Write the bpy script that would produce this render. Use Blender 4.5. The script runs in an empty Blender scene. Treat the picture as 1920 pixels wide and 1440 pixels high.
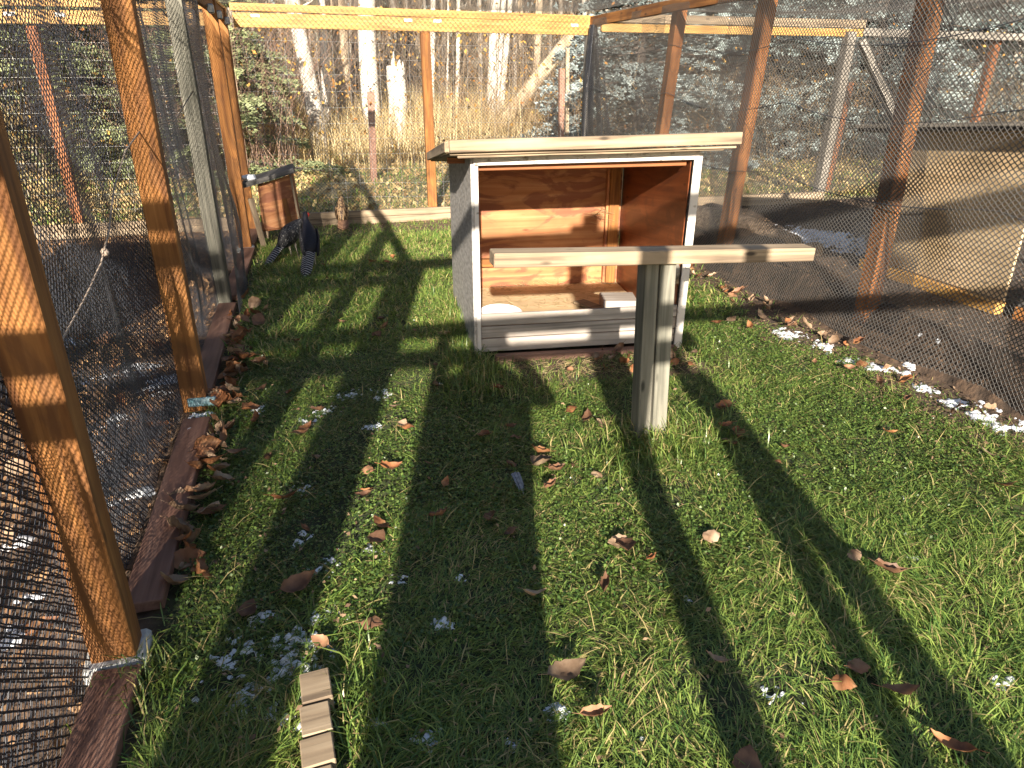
import bpy, bmesh, math, random
import numpy as np
from mathutils import Vector, Matrix, noise
random.seed(7); rng = np.random.default_rng(7)
R = math.radians; PI = math.pi
SC = bpy.context.scene
COL = SC.collection

# ---------------------------------------------------------------- camera, world, sun, exposure
F = 1332.0; TH = math.atan(580/F); H = 1.6; AZ = math.atan(397/(F/math.cos(TH)))
SUN_AZ = R(13.39); SUN_EL = R(19.0)
cam_d = bpy.data.cameras.new('camera'); cam = bpy.data.objects.new('camera', cam_d); COL.objects.link(cam)
cam_d.sensor_width = 36; cam_d.lens = 36*F/1920; cam_d.clip_start = 0.02; cam_d.clip_end = 500
cam.location = (0, 0, H); cam.rotation_euler = (PI/2-TH, 0, -AZ)
SC.camera = cam
w = bpy.data.worlds.new('World'); SC.world = w; w.use_nodes = True
wn = w.node_tree; bg = wn.nodes['Background']; sky = wn.nodes.new('ShaderNodeTexSky')
sky.sky_type = 'NISHITA'; sky.sun_disc = False; sky.sun_elevation = SUN_EL; sky.sun_rotation = PI+SUN_AZ
wn.links.new(sky.outputs[0], bg.inputs[0]); bg.inputs[1].default_value = 0.06
sl = bpy.data.lights.new('sun', 'SUN'); sl.energy = 5.0; sl.angle = R(0.55); sl.color = (1.0, 0.90, 0.76)
so = bpy.data.objects.new('sun', sl); COL.objects.link(so)
sd = Vector((math.sin(SUN_AZ)*math.cos(SUN_EL), math.cos(SUN_AZ)*math.cos(SUN_EL), -math.sin(SUN_EL)))
so.rotation_euler = sd.to_track_quat('-Z', 'Y').to_euler(); so.location = (-3, -10, 8)
SC.view_settings.view_transform = 'Standard'; SC.view_settings.look = 'None'
SC.view_settings.exposure = 1.6; SC.view_settings.gamma = 1.0
SC.render.engine = 'CYCLES'
SC.cycles.max_bounces = 6; SC.cycles.transparent_max_bounces = 8

# ---------------------------------------------------------------- pixel -> place helpers (survey of the photograph)
_c, _s = math.cos(TH), math.sin(TH)
def ray(px, py):
    x = (px-960)/F; y = -(py-720)/F; f = _c+_s*y; u = -_s+_c*y
    return x*math.cos(AZ)+f*math.sin(AZ), -x*math.sin(AZ)+f*math.cos(AZ), u
def G(px, py, z=0.0):
    X, Y, u = ray(px, py); t = (z-H)/u; return X*t, Y*t
def atY(px, py, Y0):
    X, Y, u = ray(px, py); t = Y0/Y; return Vector((X*t, Y0, H+u*t))

# ---------------------------------------------------------------- materials
MATS = {}
def newmat(name):
    m = bpy.data.materials.new(name); m.use_nodes = True
    nt = m.node_tree; b = nt.nodes['Principled BSDF']; MATS[name] = m
    return m, nt, b
def N(nt, t, **kw):
    n = nt.nodes.new(t)
    for k, v in kw.items(): setattr(n, k, v)
    return n
def ramp(nt, stops):
    r = nt.nodes.new('ShaderNodeValToRGB'); e = r.color_ramp.elements
    while len(e) < len(stops): e.new(0.5)
    for k, (p, c) in enumerate(stops): e[k].position = p; e[k].color = (*c, 1)
    return r
def wood(name, dark, mid, light, rough=0.75, grain=1.0, knots=True, bump=0.25, blotch=0.0, blotch_col=(0.1,0.05,0.03)):
    m, nt, b = newmat(name); L = nt.links
    tc = N(nt, 'ShaderNodeTexCoord'); oi = N(nt, 'ShaderNodeObjectInfo')
    mul = N(nt, 'ShaderNodeVectorMath', operation='SCALE'); mul.inputs[0].default_value = (13, 7, 5)
    L.new(oi.outputs['Random'], mul.inputs['Scale'])
    add = N(nt, 'ShaderNodeVectorMath', operation='ADD'); L.new(tc.outputs['Object'], add.inputs[0]); L.new(mul.outputs[0], add.inputs[1])
    mp = N(nt, 'ShaderNodeMapping'); mp.inputs['Scale'].default_value = (1.6*grain, 34*grain, 34*grain); L.new(add.outputs[0], mp.inputs[0])
    n1 = N(nt, 'ShaderNodeTexNoise'); n1.inputs['Scale'].default_value = 1.0; n1.inputs['Detail'].default_value = 5; n1.inputs['Distortion'].default_value = 0.6
    L.new(mp.outputs[0], n1.inputs['Vector'])
    cr = ramp(nt, [(0.3, dark), (0.5, mid), (0.72, light)]); L.new(n1.outputs[0], cr.inputs[0])
    n2 = N(nt, 'ShaderNodeTexNoise'); n2.inputs['Scale'].default_value = 3.0; n2.inputs['Detail'].default_value = 4; L.new(add.outputs[0], n2.inputs['Vector'])
    mx = N(nt, 'ShaderNodeMix', data_type='RGBA', blend_type='MULTIPLY'); mx.inputs[0].default_value = 0.7
    c2 = ramp(nt, [(0.3, (0.62, 0.6, 0.58)), (0.65, (1.15, 1.12, 1.1))]); L.new(n2.outputs[0], c2.inputs[0])
    L.new(cr.outputs[0], mx.inputs[6]); L.new(c2.outputs[0], mx.inputs[7])
    out = mx.outputs[2]
    if knots:
        vo = N(nt, 'ShaderNodeTexVoronoi'); vo.inputs['Scale'].default_value = 1.0
        mk = N(nt, 'ShaderNodeMapping'); mk.inputs['Scale'].default_value = (3.2, 9, 9); L.new(add.outputs[0], mk.inputs[0]); L.new(mk.outputs[0], vo.inputs['Vector'])
        kr = ramp(nt, [(0.05, (1, 1, 1)), (0.12, (0, 0, 0))]); L.new(vo.outputs['Distance'], kr.inputs[0])
        mk2 = N(nt, 'ShaderNodeMix', data_type='RGBA'); mk2.inputs[7].default_value = (*[v*0.45 for v in dark], 1)
        L.new(kr.outputs[0], mk2.inputs[0]); L.new(out, mk2.inputs[6]); out = mk2.outputs[2]
    if blotch > 0:
        n3 = N(nt, 'ShaderNodeTexNoise'); n3.inputs['Scale'].default_value = 2.2; n3.inputs['Detail'].default_value = 8; n3.inputs['Distortion'].default_value = 2.0
        ma = N(nt, 'ShaderNodeMapping'); ma.inputs['Scale'].default_value = (1.0, 2.5, 2.5); L.new(add.outputs[0], ma.inputs[0]); L.new(ma.outputs[0], n3.inputs['Vector'])
        br = ramp(nt, [(0.48, (0, 0, 0)), (0.56, (blotch,)*3)]); L.new(n3.outputs[0], br.inputs[0])
        mb = N(nt, 'ShaderNodeMix', data_type='RGBA'); mb.inputs[7].default_value = (*blotch_col, 1)
        L.new(br.outputs[0], mb.inputs[0]); L.new(out, mb.inputs[6]); out = mb.outputs[2]
    L.new(out, b.inputs['Base Color']); b.inputs['Roughness'].default_value = rough
    bp = N(nt, 'ShaderNodeBump'); bp.inputs['Strength'].default_value = bump; bp.inputs['Distance'].default_value = 0.004
    L.new(n1.outputs[0], bp.inputs['Height']); L.new(bp.outputs[0], b.inputs['Normal'])
    return m
def plain(name, c1, c2, scale=8, rough=0.8, bump=0.2, bd=0.01, metallic=0, spec=0.5, detail=6, mapsc=(1,1,1), lo=0.35, hi=0.65):
    m, nt, b = newmat(name); L = nt.links
    tc = N(nt, 'ShaderNodeTexCoord'); mp = N(nt, 'ShaderNodeMapping'); mp.inputs['Scale'].default_value = mapsc
    n1 = N(nt, 'ShaderNodeTexNoise'); n1.inputs['Scale'].default_value = scale; n1.inputs['Detail'].default_value = detail
    L.new(tc.outputs['Object'], mp.inputs[0]); L.new(mp.outputs[0], n1.inputs['Vector'])
    cr = ramp(nt, [(lo, c1), (hi, c2)]); L.new(n1.outputs[0], cr.inputs[0]); L.new(cr.outputs[0], b.inputs['Base Color'])
    b.inputs['Roughness'].default_value = rough; b.inputs['Metallic'].default_value = metallic; b.inputs['Specular IOR Level'].default_value = spec
    if bump:
        bp = N(nt, 'ShaderNodeBump'); bp.inputs['Strength'].default_value = bump; bp.inputs['Distance'].default_value = bd
        L.new(n1.outputs[0], bp.inputs['Height']); L.new(bp.outputs[0], b.inputs['Normal'])
    return m
def leafy(name, trans=0.35, rough=0.55, tint=(1,1,1), spec=0.3):
    """foliage whose colour varies blade by blade (attribute 'col')"""
    m, nt, b = newmat(name); L = nt.links
    at = N(nt, 'ShaderNodeAttribute'); at.attribute_name = 'col'
    L.new(at.outputs['Color'], b.inputs['Base Color']); b.inputs['Roughness'].default_value = rough; b.inputs['Specular IOR Level'].default_value = spec
    tr = N(nt, 'ShaderNodeBsdfTranslucent'); mt = N(nt, 'ShaderNodeMix', data_type='RGBA', blend_type='MULTIPLY'); mt.inputs[0].default_value = 1
    mt.inputs[7].default_value = (*tint, 1); L.new(at.outputs['Color'], mt.inputs[6]); L.new(mt.outputs[2], tr.inputs[0])
    mx = N(nt, 'ShaderNodeMixShader'); mx.inputs[0].default_value = trans
    L.new(b.outputs[0], mx.inputs[1]); L.new(tr.outputs[0], mx.inputs[2]); L.new(mx.outputs[0], nt.nodes['Material Output'].inputs[0])
    return m
M_new = wood('honey_lumber', (0.15,0.055,0.014), (0.29,0.12,0.03), (0.42,0.19,0.055), 0.85, bump=0.5, blotch=0.45, blotch_col=(0.12,0.05,0.02))
M_yel = wood('yellow_lumber', (0.40,0.21,0.05), (0.54,0.30,0.08), (0.62,0.40,0.14), 0.6)
M_red = wood('red_brown_lumber', (0.16,0.055,0.018), (0.27,0.095,0.030), (0.37,0.15,0.055), 0.75)
M_grey = wood('weathered_grey_lumber', (0.12,0.11,0.095), (0.24,0.22,0.19), (0.36,0.33,0.29), 0.85, bump=0.5)
M_roofw = wood('weathered_tan_lumber', (0.13,0.095,0.065), (0.29,0.22,0.145), (0.38,0.30,0.205), 0.85, bump=0.4)
M_post = wood('orange_brown_post', (0.20,0.07,0.018), (0.34,0.13,0.036), (0.46,0.20,0.065), 0.75)
M_green = wood('greenish_treated_lumber', (0.09,0.09,0.072), (0.19,0.185,0.15), (0.29,0.275,0.225), 0.85, bump=0.6)
M_dark = wood('old_dark_lumber', (0.05,0.05,0.05), (0.12,0.115,0.11), (0.20,0.19,0.18), 0.9, bump=0.6)
M_plank = wood('painted_brown_plank', (0.13,0.065,0.045), (0.20,0.105,0.075), (0.26,0.15,0.11), 0.6, knots=False, bump=0.15)
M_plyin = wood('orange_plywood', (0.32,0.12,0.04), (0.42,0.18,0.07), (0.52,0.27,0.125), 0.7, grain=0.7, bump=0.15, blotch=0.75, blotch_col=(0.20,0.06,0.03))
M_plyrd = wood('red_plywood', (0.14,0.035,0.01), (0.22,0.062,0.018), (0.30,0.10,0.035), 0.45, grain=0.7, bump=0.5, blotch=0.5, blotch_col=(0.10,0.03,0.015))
M_white = wood('white_washed_board', (0.17,0.155,0.14), (0.36,0.33,0.30), (0.48,0.44,0.40), 0.85, grain=0.9, bump=0.35, blotch=0.5, blotch_col=(0.32,0.27,0.23))
M_trim = plain('white_trim_paint', (0.26,0.22,0.18), (0.60,0.56,0.52), 22, 0.8, 0.5, 0.003, lo=0.32, hi=0.42)
M_side = plain('dusty_white_paint', (0.30,0.28,0.26), (0.50,0.475,0.45), 9, 0.8, 0.5, 0.006, mapsc=(1.4,5,5), detail=9)
M_hut = wood('tan_plywood_sheet', (0.52,0.38,0.21), (0.62,0.47,0.28), (0.68,0.54,0.34), 0.7, grain=0.5, bump=0.1)
M_net, _nt, _b = newmat('black_net_cord'); _b.inputs['Base Color'].default_value = (0.042,0.045,0.055,1); _b.inputs['Roughness'].default_value = 0.36; _b.inputs['Specular IOR Level'].default_value = 0.6
M_net2, _nt, _b = newmat('faded_net_cord'); _b.inputs['Base Color'].default_value = (0.09,0.084,0.078,1); _b.inputs['Roughness'].default_value = 0.45; _b.inputs['Specular IOR Level'].default_value = 0.6
M_wire, _nt, _b = newmat('galvanised_wire'); _b.inputs['Base Color'].default_value = (0.55,0.55,0.53,1); _b.inputs['Roughness'].default_value = 0.4; _b.inputs['Metallic'].default_value = 0.5
M_cord = plain('tan_cord', (0.25,0.19,0.14), (0.38,0.30,0.24), 60, 0.9, 0.3, 0.001)
M_steel = plain('dull_steel', (0.25,0.27,0.28), (0.45,0.46,0.46), 40, 0.45, 0.1, 0.001, metallic=0.8)
M_tag = plain('white_label', (0.80,0.78,0.76), (0.88,0.87,0.85), 50, 0.5, 0)
M_conc = plain('pale_concrete', (0.38,0.38,0.36), (0.60,0.60,0.58), 30, 0.9, 0.5, 0.004)
M_blue = plain('frosted_teal_block', (0.10,0.25,0.29), (0.30,0.42,0.46), 30, 0.6, 0.4, 0.004)
M_snow = plain('crusted_snow', (0.70,0.73,0.78), (0.86,0.88,0.92), 60, 0.6, 0.5, 0.004)
M_rock = plain('dusty_stone', (0.14,0.10,0.075), (0.32,0.25,0.18), 9, 0.95, 0.7, 0.03)
M_log = plain('log_bark', (0.10,0.07,0.05), (0.34,0.26,0.19), 6, 0.95, 0.8, 0.02, mapsc=(1,6,6))
M_felt = plain('black_roofing', (0.02,0.02,0.022), (0.06,0.06,0.065), 30, 0.5, 0.2, 0.002)
M_dish = plain('white_plastic', (0.70,0.70,0.70), (0.82,0.82,0.80), 14, 0.35, 0.05, 0.001)
M_birch = plain('pale_poplar_bark', (0.20,0.17,0.14), (0.66,0.61,0.53), 5, 0.85, 0.5, 0.02, mapsc=(1,1,0.35), lo=0.30, hi=0.46)  # dark patches mix bark marks with shadows painted into the colour
M_tan = plain('tan_dead_bark', (0.26,0.19,0.12), (0.52,0.42,0.29), 5, 0.9, 0.5, 0.02, mapsc=(1,1,0.3))
M_bark = plain('dark_bark', (0.05,0.04,0.033), (0.14,0.11,0.09), 7, 0.95, 0.6, 0.02, mapsc=(1,1,0.3))
M_rust = plain('rusty_post_paint', (0.20,0.10,0.065), (0.34,0.19,0.13), 20, 0.7, 0.1, 0.002)
M_feather = plain('blue_black_feathers', (0.004,0.004,0.008), (0.008,0.009,0.02), 60, 0.65, 0.4, 0.004)
M_skinred = plain('red_face_skin', (0.35,0.02,0.015), (0.5,0.05,0.03), 60, 0.6, 0.3, 0.002)
M_horn = plain('pale_horn', (0.35,0.30,0.22), (0.5,0.45,0.36), 60, 0.5, 0)
M_coat = plain('dark_blue_coat', (0.03,0.04,0.07), (0.05,0.06,0.1), 20, 0.9, 0.2, 0.004)
M_hair = plain('brown_hair', (0.05,0.03,0.02), (0.10,0.06,0.04), 60, 0.7, 0.3, 0.002)
M_phone = plain('black_plastic', (0.015,0.015,0.017), (0.03,0.03,0.03), 30, 0.3, 0)
M_straw = leafy('dry_straw', 0.25, 0.7)
M_grass = leafy('grass_blade', 0.30, 0.36, (1.15,1.15,0.6), spec=0.6)
M_dry = leafy('dry_grass_blade', 0.35, 0.7, (1.1,1.0,0.8))
M_needle = leafy('spruce_needles', 0.12, 0.55)
M_twig = leafy('bare_twigs', 0.0, 0.85)
M_leaf = leafy('dead_leaf_litter', 0.15, 0.7)
def fleck(name, base, light, scale, mapsc, thr):
    m, nt, b = newmat(name); L = nt.links
    tc = N(nt, 'ShaderNodeTexCoord'); mp = N(nt, 'ShaderNodeMapping'); mp.inputs['Scale'].default_value = mapsc
    n1 = N(nt, 'ShaderNodeTexNoise'); n1.inputs['Scale'].default_value = scale; n1.inputs['Detail'].default_value = 2
    L.new(tc.outputs['Object'], mp.inputs[0]); L.new(mp.outputs[0], n1.inputs['Vector'])
    cr = ramp(nt, [(thr, base), (thr+0.05, light)]); L.new(n1.outputs[0], cr.inputs[0]); L.new(cr.outputs[0], b.inputs['Base Color'])
    b.inputs['Roughness'].default_value = 0.6
    return m
M_speck = fleck('white_flecked_black_feathers', (0.012,0.012,0.016), (0.24,0.23,0.22), 110, (1.2,1.2,0.4), 0.60)
M_hen = fleck('brown_mottled_feathers', (0.07,0.035,0.018), (0.42,0.27,0.14), 48, (1.2,1.2,0.45), 0.48)
def barred(name, dark, light, scale):
    m, nt, b = newmat(name); L = nt.links
    tc = N(nt, 'ShaderNodeTexCoord'); wv = N(nt, 'ShaderNodeTexWave'); wv.bands_direction = 'X'; wv.inputs['Scale'].default_value = scale
    wv.inputs['Distortion'].default_value = 0.7; wv.inputs['Detail'].default_value = 2; wv.inputs['Detail Scale'].default_value = 3
    L.new(tc.outputs['Object'], wv.inputs['Vector'])
    cr = ramp(nt, [(0.72, dark), (0.82, light)]); L.new(wv.outputs['Fac'], cr.inputs[0]); L.new(cr.outputs[0], b.inputs['Base Color']); b.inputs['Roughness'].default_value = 0.6
    return m
M_bar = barred('barred_black_white_tail', (0.012,0.012,0.018), (0.40,0.39,0.38), 13)
M_barb = barred('barred_brown_tail', (0.10,0.035,0.018), (0.42,0.25,0.14), 22)
def dead_leaf_mat(name, c1, c2, c3):
    m, nt, b = newmat(name); L = nt.links
    tc = N(nt, 'ShaderNodeTexCoord'); oi = N(nt, 'ShaderNodeObjectInfo')
    n1 = N(nt, 'ShaderNodeTexNoise', noise_dimensions='4D'); n1.inputs['Scale'].default_value = 18; n1.inputs['Detail'].default_value = 4
    mul = N(nt, 'ShaderNodeMath', operation='MULTIPLY'); mul.inputs[1].default_value = 40; L.new(oi.outputs['Random'], mul.inputs[0]); L.new(mul.outputs[0], n1.inputs['W'])
    L.new(tc.outputs['Object'], n1.inputs['Vector'])
    cr = ramp(nt, [(0.35, c1), (0.5, c2), (0.66, c3)]); L.new(n1.outputs[0], cr.inputs[0])
    hs = N(nt, 'ShaderNodeHueSaturation'); mr = N(nt, 'ShaderNodeMapRange'); mr.inputs[3].default_value = 0.6; mr.inputs[4].default_value = 1.35
    L.new(oi.outputs['Random'], mr.inputs[0]); L.new(mr.outputs[0], hs.inputs['Value']); L.new(cr.outputs[0], hs.inputs['Color'])
    tr = N(nt, 'ShaderNodeBsdfTranslucent'); L.new(hs.outputs[0], tr.inputs[0]); L.new(hs.outputs[0], b.inputs['Base Color']); b.inputs['Roughness'].default_value = 0.6
    mx = N(nt, 'ShaderNodeMixShader'); mx.inputs[0].default_value = 0.2
    L.new(b.outputs[0], mx.inputs[1]); L.new(tr.outputs[0], mx.inputs[2]); L.new(mx.outputs[0], nt.nodes['Material Output'].inputs[0])
    return m
M_lf = [dead_leaf_mat('tan_dead_leaf', (0.20,0.12,0.07), (0.33,0.22,0.14), (0.44,0.32,0.21)),
        dead_leaf_mat('brown_dead_leaf', (0.12,0.06,0.035), (0.22,0.11,0.06), (0.32,0.18,0.10)),
        dead_leaf_mat('rust_dead_leaf', (0.16,0.06,0.025), (0.30,0.125,0.05), (0.40,0.21,0.10))]

# ---------------------------------------------------------------- object helpers
def tag(o, label=None, cat=None, group=None, kind=None):
    if label: o['label'] = label
    if cat: o['category'] = cat
    if group: o['group'] = group
    if kind: o['kind'] = kind
    return o
def link(name, me, mat, parent=None, kind=None):
    o = bpy.data.objects.new(name, me); COL.objects.link(o)
    if mat is not None:
        for m in (mat if isinstance(mat, (list, tuple)) else [mat]): me.materials.append(m)
    if parent is not None:
        o.parent = parent
    if kind: o['kind'] = kind
    return o
def thing(name, label, cat, loc=(0,0,0), group=None, rz=0):
    o = bpy.data.objects.new(name, None); COL.objects.link(o); o.location = loc; o.rotation_euler = (0,0,rz); o.empty_display_size = 0.1
    return tag(o, label, cat, group)
def wpos(p):
    return p.matrix_basis if p.parent is None else wpos(p.parent) @ p.matrix_basis
def place(o, M, parent):
    """give o the world matrix M although it hangs under parent"""
    o.matrix_basis = (wpos(parent).inverted() @ M) if parent is not None else M
    return o
def bevbox(L, W, T, bev=0.003, jag=0.0, seg=1):
    bm = bmesh.new(); bmesh.ops.create_cube(bm, size=1)
    for v in bm.verts: v.co = Vector((v.co.x*L, v.co.y*W, v.co.z*T))
    if jag > 0:
        n = max(2, int(L/0.25))
        bmesh.ops.subdivide_edges(bm, edges=[e for e in bm.edges if abs((e.verts[0].co-e.verts[1].co).x) > L*0.5], cuts=n)
        sd_ = random.random()*50
        for v in bm.verts:
            nn = noise.noise_vector(Vector((v.co.x*3+sd_, v.co.y*0.1, v.co.z*0.1)))
            v.co += Vector((0, nn.y*jag, nn.z*jag))
    if bev > 0: bmesh.ops.bevel(bm, geom=[e for e in bm.edges if e.calc_length() > 0.001 and len(e.link_faces) == 2 and e.calc_face_angle(0) > 0.5], offset=bev, segments=seg, affect='EDGES')
    return bm
def bmobj(name, bm, mat, parent=None, kind=None, smooth=False):
    me = bpy.data.meshes.new(name); bm.to_mesh(me); bm.free()
    if smooth: me.shade_smooth()
    return link(name, me, mat, parent, kind)
def board(name, a, b, W, T, mat, parent=None, up=(0,0,1), bev=0.003, jag=0.0, roll=0.0):
    """a board from a to b; W across, T along 'up'"""
    a = Vector(a); b = Vector(b); x = (b-a); L = x.length; x.normalize(); u = Vector(up)
    if abs(x.dot(u)) > 0.98: u = Vector((0,1,0))
    y = u.cross(x).normalized(); z = x.cross(y)
    M = Matrix((x, y, z)).transposed().to_4x4(); M = Matrix.Translation((a+b)/2) @ M @ Matrix.Rotation(roll, 4, 'X')
    o = bmobj(name, bevbox(L, W, T, bev, jag), mat, parent)
    return place(o, M, parent)
def boxw(name, c, size, mat, parent=None, rz=0, bev=0.003, rx=0, ry=0):
    o = bmobj(name, bevbox(*size, bev=bev), mat, parent)
    return place(o, Matrix.Translation(c) @ Matrix.Rotation(rz,4,'Z') @ Matrix.Rotation(ry,4,'Y') @ Matrix.Rotation(rx,4,'X'), parent)
def slab(name, quad, t, mat, parent=None, bev=0.002):
    """a sheet with four front corners (TL,TR,BR,BL), thickness t backwards; local X runs TL->TR for the grain"""
    q = [Vector(p) for p in quad]; n = (q[1]-q[0]).cross(q[3]-q[0]).normalized()
    x = (q[1]-q[0]).normalized(); z = n; y = z.cross(x); M = Matrix((x, y, z)).transposed().to_4x4(); M.translation = sum(q, Vector())/4
    Mi = M.inverted(); bm = bmesh.new()
    f = [bm.verts.new(Mi @ p) for p in q]; bk = [bm.verts.new(Mi @ (p + n*t)) for p in q]
    bm.faces.new(f); bm.faces.new(bk[::-1])
    for i in range(4): bm.faces.new((f[i], bk[i], bk[(i+1)%4], f[(i+1)%4]))
    bmesh.ops.recalc_face_normals(bm, faces=bm.faces)
    if bev: bmesh.ops.bevel(bm, geom=bm.edges[:], offset=bev, segments=1, affect='EDGES')
    return place(bmobj(name, bm, mat, parent), M, parent)
def npmesh(name, V, Fc, col=None, smooth=False):
    """fast mesh from arrays; Fc is (n,k) or list of such arrays"""
    Fs = Fc if isinstance(Fc, list) else [Fc]
    me = bpy.data.meshes.new(name); V = np.ascontiguousarray(V, dtype=np.float32)
    me.vertices.add(len(V)); me.vertices.foreach_set('co', V.ravel())
    loops = np.concatenate([f.ravel() for f in Fs]).astype(np.int32)
    tot = np.concatenate([np.full(len(f), f.shape[1], dtype=np.int32) for f in Fs])
    st = np.concatenate([[0], np.cumsum(tot)[:-1]]).astype(np.int32)
    me.loops.add(len(loops)); me.loops.foreach_set('vertex_index', loops)
    me.polygons.add(len(tot)); me.polygons.foreach_set('loop_start', st)
    me.update(calc_edges=True)
    if col is not None:
        a = me.color_attributes.new('col', 'FLOAT_COLOR', 'POINT')
        a.data.foreach_set('color', np.c_[col, np.ones(len(col))].astype(np.float32).ravel())
    if smooth: me.shade_smooth()
    return me
def tube_np(P0, P1, r0, r1, k=3):
    """many tapered prisms at once; returns V,F"""
    P0 = np.asarray(P0, float); P1 = np.asarray(P1, float); n = len(P0)
    d = P1-P0; d /= np.linalg.norm(d, axis=1, keepdims=True)+1e-9
    a = np.where(np.abs(d[:, 2:3]) < 0.9, np.array([[0,0,1.]]), np.array([[1.,0,0]]))
    u = np.cross(d, a); u /= np.linalg.norm(u, axis=1, keepdims=True)+1e-9; v = np.cross(d, u)
    r0 = np.broadcast_to(np.asarray(r0, float), (n,))[:, None]; r1 = np.broadcast_to(np.asarray(r1, float), (n,))[:, None]
    A = []; B = []
    for i in range(k):
        t = 2*PI*i/k; o = u*math.cos(t)+v*math.sin(t); A.append(P0+o*r0); B.append(P1+o*r1)
    V = np.stack(A+B, axis=1).reshape(-1, 3); base = (np.arange(n)*2*k)[:, None]
    Fq = np.concatenate([base+np.array([[i, (i+1) % k, k+(i+1) % k, k+i]]) for i in range(k)])
    return V, Fq
def polytube(name, pts, r, mat, parent=None, k=6, kind=None):
    P = np.array([tuple(p) for p in pts]); rr = np.broadcast_to(np.asarray(r, float), (len(P),))
    T = np.gradient(P, axis=0); T /= np.linalg.norm(T, axis=1, keepdims=True)+1e-9
    a = np.array([0,0,1.]) if abs(T[0][2]) < 0.9 else np.array([1.,0,0])
    V = []
    for p, t, q in zip(P, T, rr):
        u = np.cross(t, a); u /= np.linalg.norm(u)+1e-9; v = np.cross(t, u)
        for i in range(k): V.append(p+q*(u*math.cos(2*PI*i/k)+v*math.sin(2*PI*i/k)))
    n = len(P); Fq = [[j*k+i, j*k+(i+1) % k, (j+1)*k+(i+1) % k, (j+1)*k+i] for j in range(n-1) for i in range(k)]
    c0 = len(V); V += [P[0], P[-1]]
    Ft = [[c0, (i+1) % k, i] for i in range(k)]+[[c0+1, (n-1)*k+i, (n-1)*k+(i+1) % k] for i in range(k)]
    return link(name, npmesh(name, np.array(V), [np.array(Fq), np.array(Ft)], smooth=True), mat, parent, kind)
def local(parent, p): return wpos(parent).inverted() @ Vector(p)
def fbm(x, y, s=1.0, seed=0.0):
    """cheap smooth numpy noise in -1..1"""
    x = np.asarray(x, float)*s+seed*1.7; y = np.asarray(y, float)*s+seed*2.3; r = 0
    for k, (a, b, c, d) in enumerate([(1.0,0.3,0.2,1.1),(1.7,-1.1,0.9,1.9),(-2.3,2.9,3.1,1.7),(5.1,-3.7,4.3,4.9)]):
        r = r+np.sin(a*x+b*y+k*1.3+1.5*np.sin(d*y*0.7+k+seed))*np.cos(c*x-d*y+k*2.1+1.2*np.sin(a*x*0.6-seed))/(1+0.6*k)
    return r/1.9

# ---------------------------------------------------------------- the ground
def gz(x, y):
    x = np.asarray(x, float); y = np.asarray(y, float)
    z = 0.012*fbm(x, y, 1.3, 1)+0.006*fbm(x, y, 4.0, 2)
    z = z + np.clip((y-11)/14, 0, 1)**1.3*0.35 + np.clip((y-25)/40, 0, 1)*2.0
    # soft mound of dirt inside the right hand run
    rr = (x > 3.6)*(y < 8.4)*(y > 4.5)
    d = np.abs((x-4.35)-0.28*(y-6.6))
    z = z + rr*0.16*np.exp(-(d/0.28)**2)*(0.75+0.4*fbm(x, y, 5, 3))*np.clip((y-4.8)*1.5, 0, 1)*np.clip((8.4-y)*3, 0, 1)
    z = z + (x > 3.45)*0.02*fbm(x, y, 9, 5)
    z = z + 0.28*np.exp(-((x-3.43)/np.where(x < 3.43, 0.085, 0.34))**2)*(0.9+0.2*fbm(x, y, 3.1, 8))*np.clip((y-1.0), 0, 1)*np.clip((8.0-y)*1.5, 0, 1)
    return z
def ground_axis(lo, hi, fine_lo, fine_hi, st):
    a = list(np.arange(fine_lo, fine_hi, st)); x = fine_hi; s_ = st
    while x < hi: a.append(x); s_ *= 1.35; x += s_
    x = fine_lo; s_ = st
    while x > lo: s_ *= 1.35; x -= s_; a.insert(0, x)
    return np.array(a)
gx = ground_axis(-140, 160, -4, 9, 0.09); gy = ground_axis(-60, 220, -1, 12, 0.09)
GX, GY = np.meshgrid(gx, gy); V = np.stack([GX, GY, gz(GX, GY)], -1).reshape(-1, 3)
nx, ny = len(gx), len(gy); ii = (np.arange(ny-1)[:, None]*nx+np.arange(nx-1)[None]).ravel()
Fg = np.stack([ii, ii+1, ii+nx+1, ii+nx], 1)
def zone_colour(x, y):
    n = fbm(x, y, 2.2, 4); n2 = fbm(x, y, 7, 6)
    lawn = np.array([0.035,0.045,0.018]); mud = np.array([0.14,0.09,0.058]); mudr = np.array([0.085,0.055,0.036]); litter = np.array([0.34,0.27,0.15]); bk = np.array([0.25,0.235,0.11])
    c = np.empty(x.shape+(3,)); c[:] = litter
    m = (y < 18); c[m] = bk+(litter-bk)*np.clip(0.5+0.7*n[m], 0, 1)[:, None]
    m = (y < 8.65) & (x > -0.62+0.05*n) & (x < 3.28+0.1*n); c[m] = lawn
    m2 = m & (x > 2.75+0.25*n+0.12*n2); c[m2] = mudr
    m2 = m & (y > 7.9+0.25*n); c[m2] = mud*0.9
    m2 = m & (y > 3.4) & (y < 3.95) & (x > 0.95) & (x < 2.4) & (n2 > -0.3); c[m2] = mudr
    m = (y < 8.6) & (x <= -0.62+0.05*n); c[m] = mud*(0.85+0.25*n2[m])[:, None]
    m = (y < 8.6) & (x >= 3.28+0.1*n); c[m] = mudr*(0.8+0.3*n2[m])[:, None]
    return np.clip(c, 0.01, 1)
gme = npmesh('ground', V, Fg, zone_colour(V[:, 0], V[:, 1]), smooth=True)
M_ground, nt, b = newmat('soil_and_litter'); L = nt.links
at = N(nt, 'ShaderNodeAttribute'); at.attribute_name = 'col'; tc = N(nt, 'ShaderNodeTexCoord')
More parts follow.
